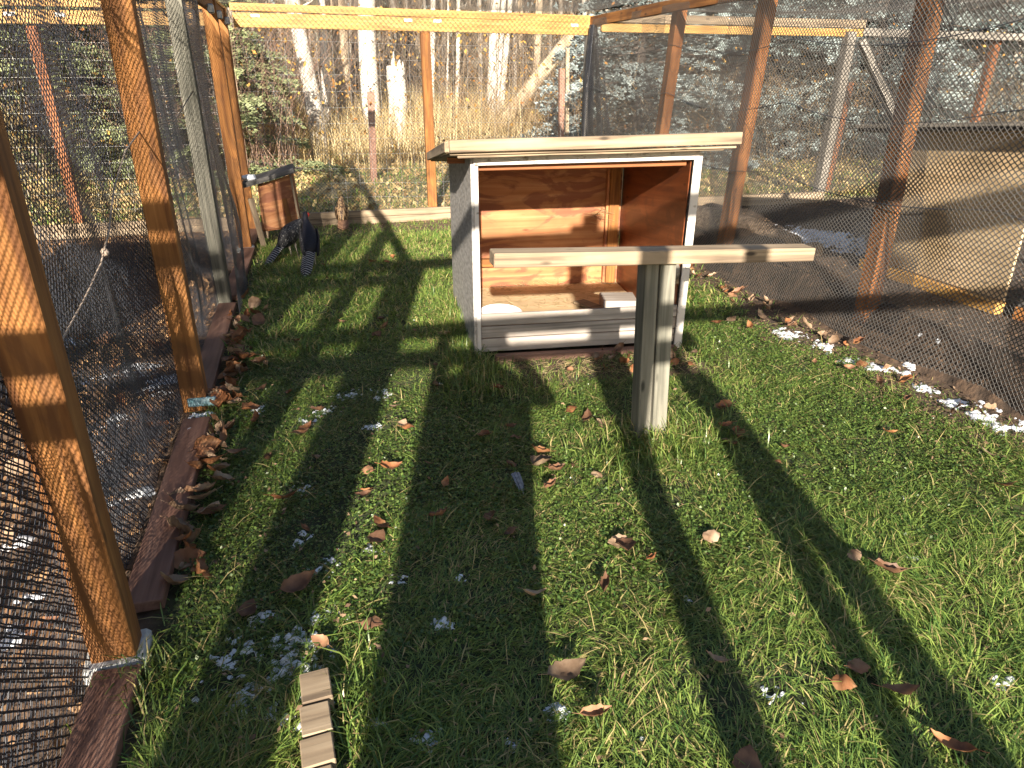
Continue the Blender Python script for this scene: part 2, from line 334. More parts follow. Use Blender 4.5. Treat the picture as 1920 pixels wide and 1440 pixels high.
n1 = N(nt, 'ShaderNodeTexNoise'); n1.inputs['Scale'].default_value = 14; n1.inputs['Detail'].default_value = 10; L.new(tc.outputs['Object'], n1.inputs['Vector'])
cr = ramp(nt, [(0.3, (0.45,0.45,0.45)), (0.5, (1,1,1)), (0.7, (1.7,1.6,1.45))]); L.new(n1.outputs[0], cr.inputs[0])
mx = N(nt, 'ShaderNodeMix', data_type='RGBA', blend_type='MULTIPLY'); mx.inputs[0].default_value = 1; L.new(at.outputs['Color'], mx.inputs[6]); L.new(cr.outputs[0], mx.inputs[7])
L.new(mx.outputs[2], b.inputs['Base Color']); b.inputs['Roughness'].default_value = 0.95
bp = N(nt, 'ShaderNodeBump'); bp.inputs['Strength'].default_value = 0.8; bp.inputs['Distance'].default_value = 0.03; L.new(n1.outputs[0], bp.inputs['Height']); L.new(bp.outputs[0], b.inputs['Normal'])
tag(link('ground', gme, M_ground), kind='structure')

# ---------------------------------------------------------------- netting
def netting(name, surf, Lu, Lv, d, r, mat, parent, prism=True, keep=None, k=3, axis=0, flat=0.42):
    """knotted diamond net over the surface surf(u,v)->xyz (arrays); one strand per diamond side"""
    h = d/2; nu = int(Lu/h); nv = int(Lv/h)
    I, J = np.meshgrid(np.arange(nu), np.arange(nv), indexing='ij'); I = I.ravel(); J = J.ravel()
    ok = ((I+J) % 2 == 0); I1, J1 = I[ok], J[ok]; I2, J2 = I[~ok], J[~ok]
    jit = lambda a, b: 0.0016*np.sin(a*12.9898+b*78.233)*1.0
    def P(i, j):
        u = i*h+jit(i, j); v = j*h+jit(j, i+3)
        return surf(u, v)
    A = np.concatenate([P(I1, J1), P(I2+1, J2)]); B = np.concatenate([P(I1+1, J1+1), P(I2, J2+1)])
    if keep is not None:
        m = keep(A) & keep(B); A, B = A[m], B[m]
    off = np.array(wpos(parent).translation); A = A-off; B = B-off
    if prism:
        # cords flattened in the plane of the net, shaped to let low sun through
        Vv, Ff = tube_np(A, B, r, r, k); Vv = Vv.reshape(-1, 2*k, 3); mid = np.concatenate([np.repeat(A[:, None], k, 1), np.repeat(B[:, None], k, 1)], 1)
        dl_ = Vv-mid; dl_[:, :, axis] *= flat; Vv = (mid+dl_).reshape(-1, 3)
    else:
        dd = B-A; dd /= np.linalg.norm(dd, axis=1, keepdims=True); vw = (A+B)/2+off-np.array([0,0,1.6]); vw /= np.linalg.norm(vw, axis=1, keepdims=True)
        sde = np.cross(dd, np.array([[0.3,-0.8,0.5]])); sde /= np.linalg.norm(sde, axis=1, keepdims=True)+1e-9
        Vv = np.stack([A-sde*r, A+sde*r, B+sde*r, B-sde*r], 1).reshape(-1, 3); Ff = (np.arange(len(A))*4)[:, None]+np.array([[0,1,2,3]])
    return link(name, npmesh(name, Vv, Ff), mat, parent)

# ================================================================ LEFT FENCE
LX = -0.70
lf = thing('net_fence', 'left side pen fence of honey coloured posts with draped black net', 'fence', (LX, 4.0, 0))
def left_surf(u, v, x0=-0.80, y0=0.35, amp=1.0, ph=0.0):
    y = y0+u; z = 0.01+v; t = 1-np.clip(v/2.2, 0, 1)
    fold = 0.014*np.sin(y*7.5+ph+0.9*np.sin(z*1.4+y))+0.034*np.sin(y*3.1+ph*2+0.7*z)*np.sin(z*1.35)
    sag = 0.05*np.exp(-((z-0.55)/0.35)**2)*(0.5+0.5*np.sin(y*3.45+0.6))
    x = x0+amp*(fold*np.clip(v*3+0.25, 0, 1)+sag)+0.03*t**3
    return np.stack([x, y+0.015*np.sin(z*5+y*4), np.maximum(z-0.06*np.abs(np.sin(y*1.72))*(v > 2.0), gz(x, y)+0.004)], -1)
netting('netting', left_surf, 8.3, 2.2, 0.032, 0.0034, M_net, lf, flat=0.28)
netting('netting', lambda u, v: left_surf(u, v, x0=-0.845, y0=2.15, amp=1.35, ph=2.6), 6.3, 2.2, 0.034, 0.0026, M_net, lf, flat=0.28)
netting('netting', lambda u, v: left_surf(u, v, x0=-0.635, y0=5.2, amp=1.0, ph=1.9), 0.95, 2.15, 0.032, 0.0034, M_net, lf, flat=0.35)
netting('netting', lambda u, v: left_surf(u, v, x0=-0.855, y0=0.5, amp=1.2, ph=4.4), 3.6, 0.95, 0.030, 0.0028, M_net, lf, flat=0.28)  # extra low net layer, added to darken the side that lies in shade
for (y, m, wd) in ((0.03, M_new, 0.11), (1.862, M_new, 0.118), (3.67, M_new, 0.118), (5.55, M_green, 0.115), (7.42, M_new, 0.115), (8.35, M_new, 0.11)):
    if m is M_green: board('post', (LX-0.03, y, 0), (LX-0.03, y, 2.2), 0.10, wd, m, lf, up=(0,1,0), jag=0.004)
    else: board('post', (LX, y, 0), (LX, y, 2.2), wd, 0.09, m, lf, up=(0,1,0), jag=0.003, roll=PI/2 if False else 0)
for y in (1.862, 7.42): boxw('footing', (LX, y, 0.01), (0.17, 0.15, 0.07), M_conc, lf, rz=0.1, bev=0.012)
for k in range(4):
    y0 = 0.02+k*2.15
    board('top_rail', (LX+0.02, y0, 2.14), (LX+0.02, y0+2.145, 2.14), 0.04, 0.10, M_new, lf, jag=0.002)
    board('top_plate', (LX, y0+0.0, 2.215), (LX, y0+2.145, 2.21), 0.09, 0.03, M_yel, lf)
for y in (6.75, 7.42, 8.2):
    boxw('bracket', (LX+0.07, y, 2.08), (0.05, 0.05, 0.07), M_steel, lf, bev=0.01)
for (p0, p1) in (((-0.668, 2.05), (-0.672, 3.45)), ((-0.70, 3.75), (-0.70, 5.45)), ((-0.70, 5.62), (-0.668, 7.35)), ((-0.68, 7.5), (-0.66, 8.5)), ((-0.70, 0.6), (-0.68, 1.78))):
    board('base_board', (p0[0], p0[1], 0.035), (p1[0], p1[1], 0.03), 0.125, 0.04, M_plank, lf, jag=0.003)
# the thin cord tied through the net, with its knot
cpts = [(-0.70, 1.95, 0.92), (-0.715, 2.15, 0.93), (-0.72, 2.4, 0.96), (-0.71, 2.62, 1.02), (-0.70, 2.76, 1.10), (-0.70, 2.95, 1.22), (-0.71, 3.3, 1.32), (-0.71, 3.7, 1.38), (-0.71, 4.6, 1.36), (-0.70, 5.5, 1.5)]
cord = tag(polytube('cord', cpts, 0.0035, M_cord), 'thin tan cord knotted through the left net between the two nearest posts', 'cord')
bm = bmesh.new(); bmesh.ops.create_icosphere(bm, subdivisions=2, radius=0.014)
for v in bm.verts: v.co *= 1+0.35*noise.noise(v.co*90)
k_ = bmobj('knot', bm, M_cord, cord); k_.location = (-0.70, 2.66, 1.05)
tag(boxw('block', (-0.665, 3.63, 0.055), (0.135, 0.05, 0.045), M_blue, rz=-0.08, bev=0.006, rx=-0.2), 'small frosted teal block at the foot of the second left post', 'block')

# ================================================================ BACK FENCE (three bays, one fence line)
BY = 8.62
bf = thing('net_fence', 'back fence of the pen with double yellow top rail and wire netting', 'fence', (1.3, BY, 0))
board('top_rail', (-0.60, BY-0.02, 2.115), (3.30, BY-0.02, 2.085), 0.04, 0.135, M_yel, bf)
board('top_plate', (-0.62, BY-0.01, 2.235), (3.32, BY-0.01, 2.185), 0.05, 0.072, M_yel, bf)
board('post', (1.365, BY, 0.15), (1.365, BY, 2.03), 0.075, 0.105, M_new, bf, up=(1,0,0))
board('post', (3.30, BY+0.02, 0), (3.30, BY+0.02, 2.2), 0.09, 0.10, M_grey, bf, up=(1,0,0))
board('base_board', (-0.58, 8.55, 0.115), (3.28, 8.57, 0.115), 0.05, 0.07, M_roofw, bf, jag=0.003)
board('base_board', (-0.58, 8.55, 0.037), (3.28, 8.57, 0.037), 0.055, 0.078, M_roofw, bf, jag=0.003)
for px in (478, 765, 820, 1078):
    p = atY(px, 25 + (px-478)*0.017, BY-0.05); boxw('lumber_tag', (p.x, BY-0.0455, 2.155-(px-478)*0.00006), (0.085, 0.004, 0.028), M_tag, bf, bev=0.001)
def back_surf(x0, y0, top):
    def f(u, v):
        x = x0+u; z = 0.10+v
        y = y0+0.012*np.sin(x*2.7+z)+0.01*np.sin(z*3+x*1.3)
        return np.stack([x, y+0*z, z], -1)
    return f
netting('netting', back_surf(-0.62, BY+0.045, 2.1), 3.95, 2.0, 0.040, 0.0017, M_net, bf, axis=1)
def wiremesh(name, x0, x1, z0, z1, y, sp, r, parent):
    off = np.array(wpos(parent).translation); A = []; B = []
    zs = np.arange(z0, z1, sp); xs = np.arange(x0, x1, sp)
    for z in zs:
        for a in xs[:-1]: A.append((a, y+0.01*math.sin(a*3+z), z+0.006*math.sin(a*2.3+z*4)-0.012*(a-x0))); B.append((a+sp, y+0.01*math.sin((a+sp)*3+z), z+0.006*math.sin((a+sp)*2.3+z*4)-0.012*(a+sp-x0)))
    for a in xs:
        for z in zs[:-1]: A.append((a+0.01*math.sin(z*3+a), y, z-0.012*(a-x0))); B.append((a+0.01*math.sin((z+sp)*3+a), y, z+sp-0.012*(a-x0)))
    Vv, Ff = tube_np(np.array(A)-off, np.array(B)-off, r, r, 3)
    return link(name, npmesh(name, Vv, Ff), M_wire, parent)
netting('rail_shadow_mesh', lambda u, v: np.stack([-0.6+u, BY-0.072+0.006*np.sin(u*9)+0*v, 2.03-0.008*u+v+0.004*np.sin(u*31)], -1), 3.85, 0.25, 0.056, 0.0016, M_dark if False else M_net, bf, axis=1)  # dark mesh added before the rail to imitate chicken wire shadows
wiremesh('wire_mesh', -0.62, 3.3, 0.12, 2.1, BY+0.12, 0.165, 0.0014, bf)
# gathered net hanging at the right back corner
def corner_surf(u, v):
    s_ = u/0.9; z = 2.12-v; t = v/2.0; wd_ = 0.05+0.42*np.clip(t*1.1, 0, 1)**0.8
    x = 3.24-0.06*np.sin(t*PI)+wd_*s_+0.02*np.sin(s_*19+v*3); y = BY-0.16-0.10*np.sin(s_*21+v*1.5)*(0.3+t)
    return np.stack([x+0*z, y+0*z, z], -1)
netting('netting', corner_surf, 0.9, 2.0, 0.026, 0.0030, M_net, bf, axis=1)
# bay beyond the left fence
bl = thing('net_fence', 'back fence of the neighbouring left pen seen through the draped net', 'fence', (-2.6, BY, 0))
board('top_rail', (-5.2, BY-0.02, 2.10), (-0.80, BY-0.02, 2.115), 0.04, 0.12, M_yel, bl)
board('top_plate', (-5.2, BY-0.01, 2.225), (-0.82, BY-0.01, 2.235), 0.05, 0.06, M_yel, bl)
board('post', (-2.45, BY, 0.15), (-2.45, BY, 2.03), 0.09, 0.10, M_red, bl, up=(1,0,0))
board('post', (-4.3, BY, 0.15), (-4.3, BY, 2.03), 0.09, 0.10, M_red, bl, up=(1,0,0))
board('base_board', (-5.2, 8.55, 0.11), (-0.8, 8.55, 0.11), 0.05, 0.07, M_roofw, bl, jag=0.003)
board('base_board', (-5.2, 8.55, 0.035), (-0.8, 8.55, 0.035), 0.055, 0.075, M_roofw, bl, jag=0.003)
for px in (15, 110):
    p = atY(px, 18, BY-0.05); boxw('lumber_tag', (p.x, BY-0.0455, 2.13), (0.10, 0.004, 0.035), M_tag, bl, bev=0.001)
wiremesh('wire_mesh', -5.2, -0.8, 0.12, 2.1, BY+0.12, 0.165, 0.0014, bl)
# bay beyond the right fence
br_ = thing('net_fence', 'back fence of the right hand run with pale rail and leaning brace', 'fence', (5.5, BY, 0))
board('top_rail', (3.42, BY-0.02, 2.10), (7.0, BY-0.02, 2.09), 0.04, 0.09, M_yel, br_)
board('top_plate', (3.42, BY-0.04, 2.20), (7.0, BY-0.04, 2.19), 0.06, 0.09, M_roofw, br_)
board('top_rail', (7.0, BY-0.02, 2.10), (14.0, BY-0.02, 2.02), 0.06, 0.09, M_grey, br_)
board('post', (6.72, BY-0.05, 0), (6.80, BY-0.05, 2.1), 0.12, 0.12, M_grey, br_, up=(1,0,0), jag=0.01)
board('brace', (6.95, BY-0.08, 2.0), (7.9, BY-0.35, 0.55), 0.09, 0.09, M_grey, br_, up=(0,1,0))
board('post', (7.35, BY+0.6, 0), (7.45, BY+0.6, 1.5), 0.08, 0.08, M_red, br_, up=(1,0,0))
board('post', (9.25, BY+0.1, 0), (9.30, BY+0.1, 2.1), 0.10, 0.10, M_red, br_, up=(1,0,0))
board('base_board', (3.5, 8.5, 0.07), (6.7, 8.45, 0.07), 0.06, 0.14, M_roofw, br_, jag=0.003)
netting('netting', back_surf(3.45, BY+0.03, 2.1), 7.0, 2.0, 0.044, 0.0020, M_net2, br_, axis=1)
def wrap_surf(u, v):
    a = u/0.8*2*PI; z = v; rr = 0.09+0.05*np.sin(a*3+z*2)+0.06*(1-z/2.1)
    return np.stack([6.75+rr*np.cos(a), BY-0.1+rr*np.sin(a)*0.8, z+0.02], -1)
netting('netting', wrap_surf, 0.8, 2.0, 0.034, 0.0014, M_net2, br_)

# ================================================================ RIGHT FENCE
RX = 3.30
rf = thing('net_fence', 'right side pen fence of red brown posts behind pale black diamond net', 'fence', (RX, 4.5, 0))
def right_surf(u, v):
    y = 0.6+u; t = v/2.42
    z = v*0.91
    skirt = np.exp(-(z/0.28)**2)
    x = 3.285-0.03*np.sin(t*PI)+0.07*np.exp(-((z-0.45)/0.4)**2)*(0.4+0.6*np.sin(y*2.2+0.8))+0.018*np.sin(y*7.3+z*2)*np.sin(z*2.0)+0.012*np.sin(y*3.3-z*5)-0.015*skirt*np.sin(y*4)
    return np.stack([x, y+0.03*np.sin(z*2.3+y), np.maximum(z, gz(x, y)+0.004)], -1)
netting('netting', right_surf, 8.0, 2.4, 0.033, 0.0035, M_net2, rf, flat=0.18)
def rp(px, py, X0):
    X, Y, u = ray(px, py); t = X0/X; return Vector((X0, Y*t, H+u*t))
for (pa, pb) in (((1745, 0), (1683, 300)), ((1440, 0), (1398, 235)), ((1276, 15), (1248, 200))):
    A = rp(*pa, RX+0.10); B = rp(*pb, RX+0.10); d_ = (B-A).normalized(); t1 = (A.z+0.02)/-d_.z; t0 = (2.17-A.z)/d_.z
    board('post', A+d_*t1, A+d_*t0, 0.11, 0.10, M_post, rf, up=(1,0,0), jag=0.006)
board('post', (RX+0.10, 1.75, 0), (RX+0.10, 1.75, 2.15), 0.11, 0.10, M_red, rf, up=(1,0,0))
board('top_rail', (RX+0.03, -1.0, 2.20), (RX, 8.58, 2.16), 0.05, 0.10, M_new, rf, jag=0.004)
for yc in (1.75, 3.62, 5.40, 7.05):
    netting('netting', lambda u, v: right_surf(u+yc-0.85, v)+np.array([0.055, 0.012, 0.009]), 0.5, 2.3, 0.031, 0.0027, M_net, rf, flat=0.3)
for (z, dz) in ((1.45, 0.10), (0.98, 0.08), (1.85, 0.08)):
    pts = []
    for y in np.arange(1.0, 8.6, 0.12):
        f = ((y-1.0) % 1.83)/1.83; pts.append(local(rf, (3.26, y, z-dz*4*f*(1-f)+0.02*math.sin(y))))
    polytube('draw_cord', pts, 0.0028, M_net, rf, k=5)

# ================================================================ ROOF NET
rn = thing('roof_net', 'grey netting stretched over the top of the pen above the rails', 'net', (1.3, 5, 2.25))
netting('netting', lambda u, v: np.stack([-0.7+u, 3.6+v, 2.262-0.03*np.sin(u*1.6)*np.sin(v*1.2)+0*u], -1), 4.0, 5.05, 0.05, 0.0016, M_net2, rn, axis=2)
rn2 = thing('roof_net', 'netting stretched over the right hand run behind the red posts', 'net', (6, 6, 2.25))
netting('netting', lambda u, v: np.stack([3.38+u, 4.6+v, 2.25-0.08*np.sin(u*1.1)*np.sin(v*0.9)+0*u], -1), 6.0, 4.0, 0.06, 0.0016, M_net2, rn2, axis=2)

# ================================================================ REAR WALL BEHIND THE PHOTOGRAPHER (it throws the barred shadows)
rw = thing('net_fence', 'rear gate wall behind the photographer whose rails shadow the lawn', 'fence', (0.3, -1, 0))
RY = -1.0
board('rail', (-2.4, RY, 1.83), (1.13, RY, 1.755), 0.04, 0.105, M_new, rw)
board('rail', (-2.4, RY+0.045, 2.0), (5.2, RY+0.045, 1.80), 0.04, 0.11, M_new, rw)
board('top_rail', (-2.6, RY, 2.645), (5.2, RY, 2.555), 0.04, 0.14, M_new, rw)
board('top_rail', (-2.4, RY+0.05, 2.44), (-0.9, RY+0.05, 2.44), 0.04, 0.13, M_new, rw)
board('top_rail', (2.9, RY+0.05, 2.43), (5.2, RY+0.05, 2.42), 0.04, 0.13, M_new, rw)
for (x, wd, top, lean_) in ((-1.07, 0.10, 2.7, 0), (-0.885, 0.10, 2.7, 0), (-0.55, 0.105, 2.0, 0), (0.40, 0.13, 2.74, 0.07), (-1.95, 0.1, 2.7, 0), (4.9, 0.1, 2.6, 0)):
    board('post', (x, RY-0.05, 0), (x+lean_, RY-0.05, top), wd, 0.05, M_new, rw, up=(0,1,0))
board('post', (0.905, RY-0.05, 1.35), (0.93, RY-0.05, 2.25), 0.11, 0.05, M_new, rw, up=(0,1,0))
board('brace', (1.045, RY-0.10, 0.0), (0.965, RY-0.10, 1.60), 0.125, 0.04, M_new, rw, up=(0,1,0))
boxw('post_cap', (0.565, RY-0.05, 2.75), (0.13, 0.06, 0.13), M_new, rw)
board('brace', (0.715, RY-0.15, 0.0), (0.915, RY-0.15, 1.60), 0.10, 0.04, M_new, rw, up=(0,1,0))

# ================================================================ SHELTER
o_ = Vector((0.862, 3.95, 0)); rx_ = Vector((0.9954, -0.0958, 0)); dx_ = Vector((0.0958, 0.9954, 0)); up_ = Vector((0, 0, 1))
def sp(r, d, z): return o_+rx_*r+dx_*d+up_*z
sh = thing('shelter', 'open fronted plywood bird shelter with pale slanting roof', 'shelter', sp(0.66, 0.68, 0))
Wd, Dp, ZF, ZB = 1.29, 1.37, 1.19, 1.02
slab('side_panel', [sp(0,0,ZF), sp(0,Dp,ZB), sp(0,Dp,-0.03), sp(0,0,-0.03)], 0.018, M_side, sh)['label'] = 'dusty white outer side panel'
slab('side_panel', [sp(Wd+0.03,Dp+0.0,ZB), sp(Wd,0,ZF+0.01), sp(Wd-0.015,0,-0.05), sp(Wd+0.03,Dp,-0.03)], 0.018, M_side, sh)
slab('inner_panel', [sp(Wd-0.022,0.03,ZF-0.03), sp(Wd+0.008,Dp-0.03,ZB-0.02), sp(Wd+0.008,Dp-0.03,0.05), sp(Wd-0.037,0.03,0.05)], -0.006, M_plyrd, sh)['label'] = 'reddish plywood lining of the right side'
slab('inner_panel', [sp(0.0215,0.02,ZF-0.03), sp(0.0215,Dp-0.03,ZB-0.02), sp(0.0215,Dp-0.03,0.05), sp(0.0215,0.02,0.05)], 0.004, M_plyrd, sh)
slab('back_panel', [sp(0.02,Dp-0.02,ZB-0.005), sp(Wd+0.005,Dp-0.02,ZB-0.005), sp(Wd+0.005,Dp-0.02,0.0), sp(0.02,Dp-0.02,0.0)], -0.018, M_plyin, sh)
slab('floor_panel', [sp(0.02,0.03,0.075), sp(Wd-0.03,0.03,0.075), sp(Wd,Dp-0.045,0.075), sp(0.02,Dp-0.045,0.075)], -0.015, M_hut, sh)
# studs, ledge and rafters inside
board('stud', sp(Wd-0.065,Dp-0.075,0.08), sp(Wd-0.065,Dp-0.075,ZB-0.03), 0.075, 0.04, M_new, sh, up=tuple(dx_))
board('stud', sp(Wd-0.115,Dp-0.06,0.08), sp(Wd-0.115,Dp-0.06,ZB-0.03), 0.02, 0.04, M_plyin, sh, up=tuple(dx_))
board('ledge', sp(0.03,Dp-0.075,0.285), sp(Wd-0.14,Dp-0.075,0.275), 0.07, 0.055, M_new, sh)
board('rafter', sp(0.03,Dp-0.065,ZB-0.045), sp(Wd-0.05,Dp-0.065,ZB-0.045), 0.06, 0.04, M_red, sh)
board('rafter', sp(0.03,0.07,ZF-0.055), sp(Wd-0.04,0.07,ZF-0.05), 0.05, 0.05, M_red, sh)
# white front edges
board('trim', sp(0.012,-0.006,0.0), sp(0.010,-0.006,ZF-0.005), 0.026, 0.008, M_trim, sh, up=tuple(dx_))
board('trim', sp(Wd-0.010,-0.008,0.0), sp(Wd+0.006,-0.008,ZF), 0.050, 0.012, M_trim, sh, up=tuple(dx_))
board('trim', sp(0.0,-0.012,ZF-0.022), sp(Wd+0.01,-0.012,ZF-0.012), 0.018, 0.046, M_trim, sh)
# front boards
zz = [(0.217, 0.29), (0.138, 0.210), (0.048, 0.131)]
for k, (a, c_) in enumerate(zz):
    board('front_board', sp(0.028,0.012+0.004*k,(a+c_)/2), sp(Wd-0.03,0.012+0.004*k,(a+c_)/2-0.006), 0.02, c_-a, M_white, sh, bev=0.003, jag=0.0015)
board('base_board', sp(0.10,-0.04,-0.005), sp(Wd-0.03,-0.03,-0.02), 0.05, 0.10, M_plank, sh, jag=0.004)['label'] = 'worn pinkish base board'
MATS['painted_brown_plank']
# roof: sheet, fascia, rake, drip strip
ov = 0.15
def rz_(d): return ZF+0.02+(ZB-ZF)*(d/Dp)
slab('roof_sheet', [sp(-0.14,-ov,rz_(-ov)), sp(Wd+0.16,-ov,rz_(-ov)+0.012), sp(Wd+0.16,Dp+0.12,rz_(Dp+0.12)), sp(-0.14,Dp+0.12,rz_(Dp+0.12))], -0.014, M_roofw, sh)
board('fascia', sp(-0.145,-ov-0.02,rz_(-ov)+0.033), sp(Wd+0.17,-ov-0.02,rz_(-ov)+0.052), 0.036, 0.062, M_roofw, sh, jag=0.002)
board('rake_board', sp(-0.155,-ov,rz_(-ov)+0.028), sp(-0.155,Dp+0.14,rz_(Dp+0.14)+0.022), 0.026, 0.055, M_roofw, sh)
board('drip_strip', sp(-0.10,-ov+0.035,rz_(-ov)-0.022), sp(Wd+0.10,-ov+0.035,rz_(-ov)-0.006), 0.03, 0.018, M_roofw, sh, jag=0.004)
board('rafter', sp(-0.12,0.3,rz_(0.3)-0.03), sp(-0.005,0.3,rz_(0.3)-0.03), 0.04, 0.035, M_red, sh)
# things inside
dl = sp(0.21, 0.42, 0.112)
bm = bmesh.new(); prof = [(0.0,0.006),(0.105,0.006),(0.122,0.018),(0.134,0.050),(0.141,0.050),(0.128,0.0),(0.0,0.0)]
prev = None
for i in range(33):
    a = 2*PI*i/32; ring = [bm.verts.new((r*math.cos(a), r*math.sin(a), z)) for r, z in prof] if i < 32 else first
    if i == 0: first = ring
    if prev:
        for j in range(len(prof)-1):
            try: bm.faces.new((prev[j], ring[j], ring[j+1], prev[j+1]))
            except ValueError: pass
    prev = ring
bmesh.ops.remove_doubles(bm, verts=bm.verts, dist=1e-5); bmesh.ops.recalc_face_normals(bm, faces=bm.faces)
dish = bmobj('dish', bm, M_dish, smooth=True); dish.location = dl+Vector((0,0,0.01)); dish.rotation_euler = (0.06, 0.02, 0)
tag(dish, 'round white feeding dish inside the open shelter', 'dish')
tag(boxw('box', sp(1.08,0.62,0.125), (0.24,0.22,0.085), M_white, rz=-0.25, bev=0.004), 'small pale wooden box on the shelter floor by the right wall', 'box')
tag(boxw('board', sp(0.93,0.60,0.094), (0.10,0.42,0.02), M_roofw, rz=0.35, bev=0.003), 'loose pale board lying on the shelter floor', 'board')
bm = bmesh.new(); bmesh.ops.create_icosphere(bm, subdivisions=3, radius=0.05)
for v in bm.verts: v.co = Vector((v.co.x*0.9, v.co.y*0.7, v.co.z*1.25))*(1+0.35*noise.noise(v.co*22))
wk = bmobj('weathered_knot', bm, M_grey, sh, smooth=True); place(wk, Matrix.Translation(sp(Wd-0.06,0.04,0.50)), sh)
board('cleat', sp(Wd-0.05,0.02,0.43), sp(Wd-0.05,0.22,0.42), 0.05, 0.035, M_roofw, sh)

# ================================================================ PERCH
pp = G(1228, 822)
pe = thing('perch', 'weathered T shaped wooden perch in front of the shelter', 'perch', (1.455, 2.74, 0))
a_ = atY(922, 484, 2.72); b_ = atY(1516, 473, 2.66)
board('perch_bar', a_, b_, 0.10, 0.058, M_roofw, pe, jag=0.002, bev=0.004)
board('post', (1.385, 2.745, -0.05), (1.352, 2.735, 0.872), 0.062, 0.085, M_green, pe, up=(0,1,0), jag=0.002)
board('post', (1.462, 2.742, -0.05), (1.425, 2.732, 0.872), 0.072, 0.088, M_green, pe, up=(0,1,0), jag=0.002)

# ================================================================ NEST BOX
nb = thing('nest_box', 'small leaning plywood nest box on legs in the far left corner', 'nest box', (-0.36, 7.75, 0))
nl = atY(483, 347, 7.6); nr = atY(545, 327, 7.6); nbr = atY(561, 421, 7.6); nbl = atY(492, 431, 7.6)
dk = Vector((0.02, 0.34, 0))
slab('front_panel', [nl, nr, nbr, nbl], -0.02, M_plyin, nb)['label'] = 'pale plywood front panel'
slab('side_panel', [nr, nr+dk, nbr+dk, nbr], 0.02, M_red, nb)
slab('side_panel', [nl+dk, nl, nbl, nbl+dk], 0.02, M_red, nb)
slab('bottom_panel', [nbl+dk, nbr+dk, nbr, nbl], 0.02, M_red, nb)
board('roof_board', atY(455, 347, 7.55)+Vector((0,0.17,0)), atY(551, 319, 7.55)+Vector((0,0.17,0)), 0.46, 0.045, M_dark, nb, jag=0.006)
board('corner_strip', nr+Vector((-0.005,-0.03,-0.0)), nbr+Vector((0.01,-0.03,-0.01)), 0.02, 0.03, M_roofw, nb, up=(0,1,0))
board('brace', atY(533, 372, 7.55), atY(545, 420, 7.55), 0.045, 0.02, M_new, nb, up=(0,1,0))
board('leg', atY(470, 372, 7.5), (-0.53, 7.5, 0.0), 0.055, 0.04, M_roofw, nb, up=(0,1,0))
board('leg', nbl+dk*0.9, (-0.53, 7.92, 0.0), 0.05, 0.04, M_roofw, nb, up=(0,1,0))
board('leg', nbr+dk*0.9, (-0.15, 7.92, 0.0), 0.05, 0.04, M_red, nb, up=(0,1,0))
bm = bmesh.new(); bmesh.ops.create_icosphere(bm, subdivisions=3, radius=0.06)
for v in bm.verts: v.co = Vector((v.co.x*1.3, v.co.y, v.co.z*0.5))*(1+0.5*noise.noise(v.co*25))
lump = bmobj('snow_cap', bm, M_snow, nb, smooth=True); place(lump, Matrix.Translation(atY(468, 333, 7.6)), nb)

# ================================================================ RIGHT HAND RUN: hut, block and post, log, stones
hut = thing('plywood_hut', 'low tan plywood hut with black roof edge behind the right net', 'hut', (5.2, 4.5, 0))
HX = 4.72
slab('wall_panel', [(HX,5.25,1.17),(HX,3.83,1.27),(HX,3.83,0.10),(HX,5.25,0.10)], 0.02, M_hut, hut)['label'] = 'sunlit tan plywood wall'
slab('wall_panel', [(HX+1.3,5.25,1.05),(HX+0.02,5.25,1.17),(HX+0.02,5.25,0.10),(HX+1.3,5.25,0.10)], -0.02, M_hut, hut)
board('sill_board', (HX-0.01,5.25,0.045), (HX-0.01,3.83,0.045), 0.09, 0.085, M_yel, hut, jag=0.003)
slab('roof_sheet', [(HX-0.12,5.5,1.18),(HX-0.12,3.35,1.335),(HX+1.5,3.35,1.21),(HX+1.5,5.5,1.06)], -0.03, M_felt, hut)
board('roof_edge', (HX-0.14,5.5,1.19), (HX-0.14,3.35,1.345), 0.02, 0.03, M_grey, hut)
bp_ = thing('prop_post', 'leaning honey coloured post standing on a wood block by the hut corner', 'post', (4.88, 3.68, 0))
board('post', (4.86, 3.66, 0.16), (4.98, 3.66, 1.9), 0.10, 0.09, M_new, bp_, up=(0,1,0))
boxw('block', (4.88, 3.68, 0.045), (0.30, 0.16, 0.09), M_new, bp_, rz=0.2)
boxw('pad', (4.88, 3.68, 0.125), (0.26, 0.13, 0.07), M_dark, bp_, rz=0.1)
bm = bmesh.new(); bmesh.ops.create_icosphere(bm, subdivisions=3, radius=0.05)
for v in bm.verts: v.co = Vector((v.co.x*1.5, v.co.y*1.2, v.co.z*0.9))*(1+0.4*noise.noise(v.co*30))
place(bmobj('snow_lump', bm, M_snow, bp_, smooth=True), Matrix.Translation((4.84, 3.62, 0.30)), bp_)
def log(name, pts, r, mat, label, cat):
    o = polytube(name, pts, r, mat, k=12)
    for v in o.data.vertices: v.co += noise.noise_vector(v.co*9)*0.025
    return tag(o, label, cat)
log('log', [(3.62,7.9,0.09),(3.95,7.45,0.13),(4.2,6.9,0.15),(4.35,6.4,0.13),(4.5,5.95,0.09)], [0.10,0.13,0.13,0.12,0.08], M_log, 'dusty half buried log behind the right net', 'log')
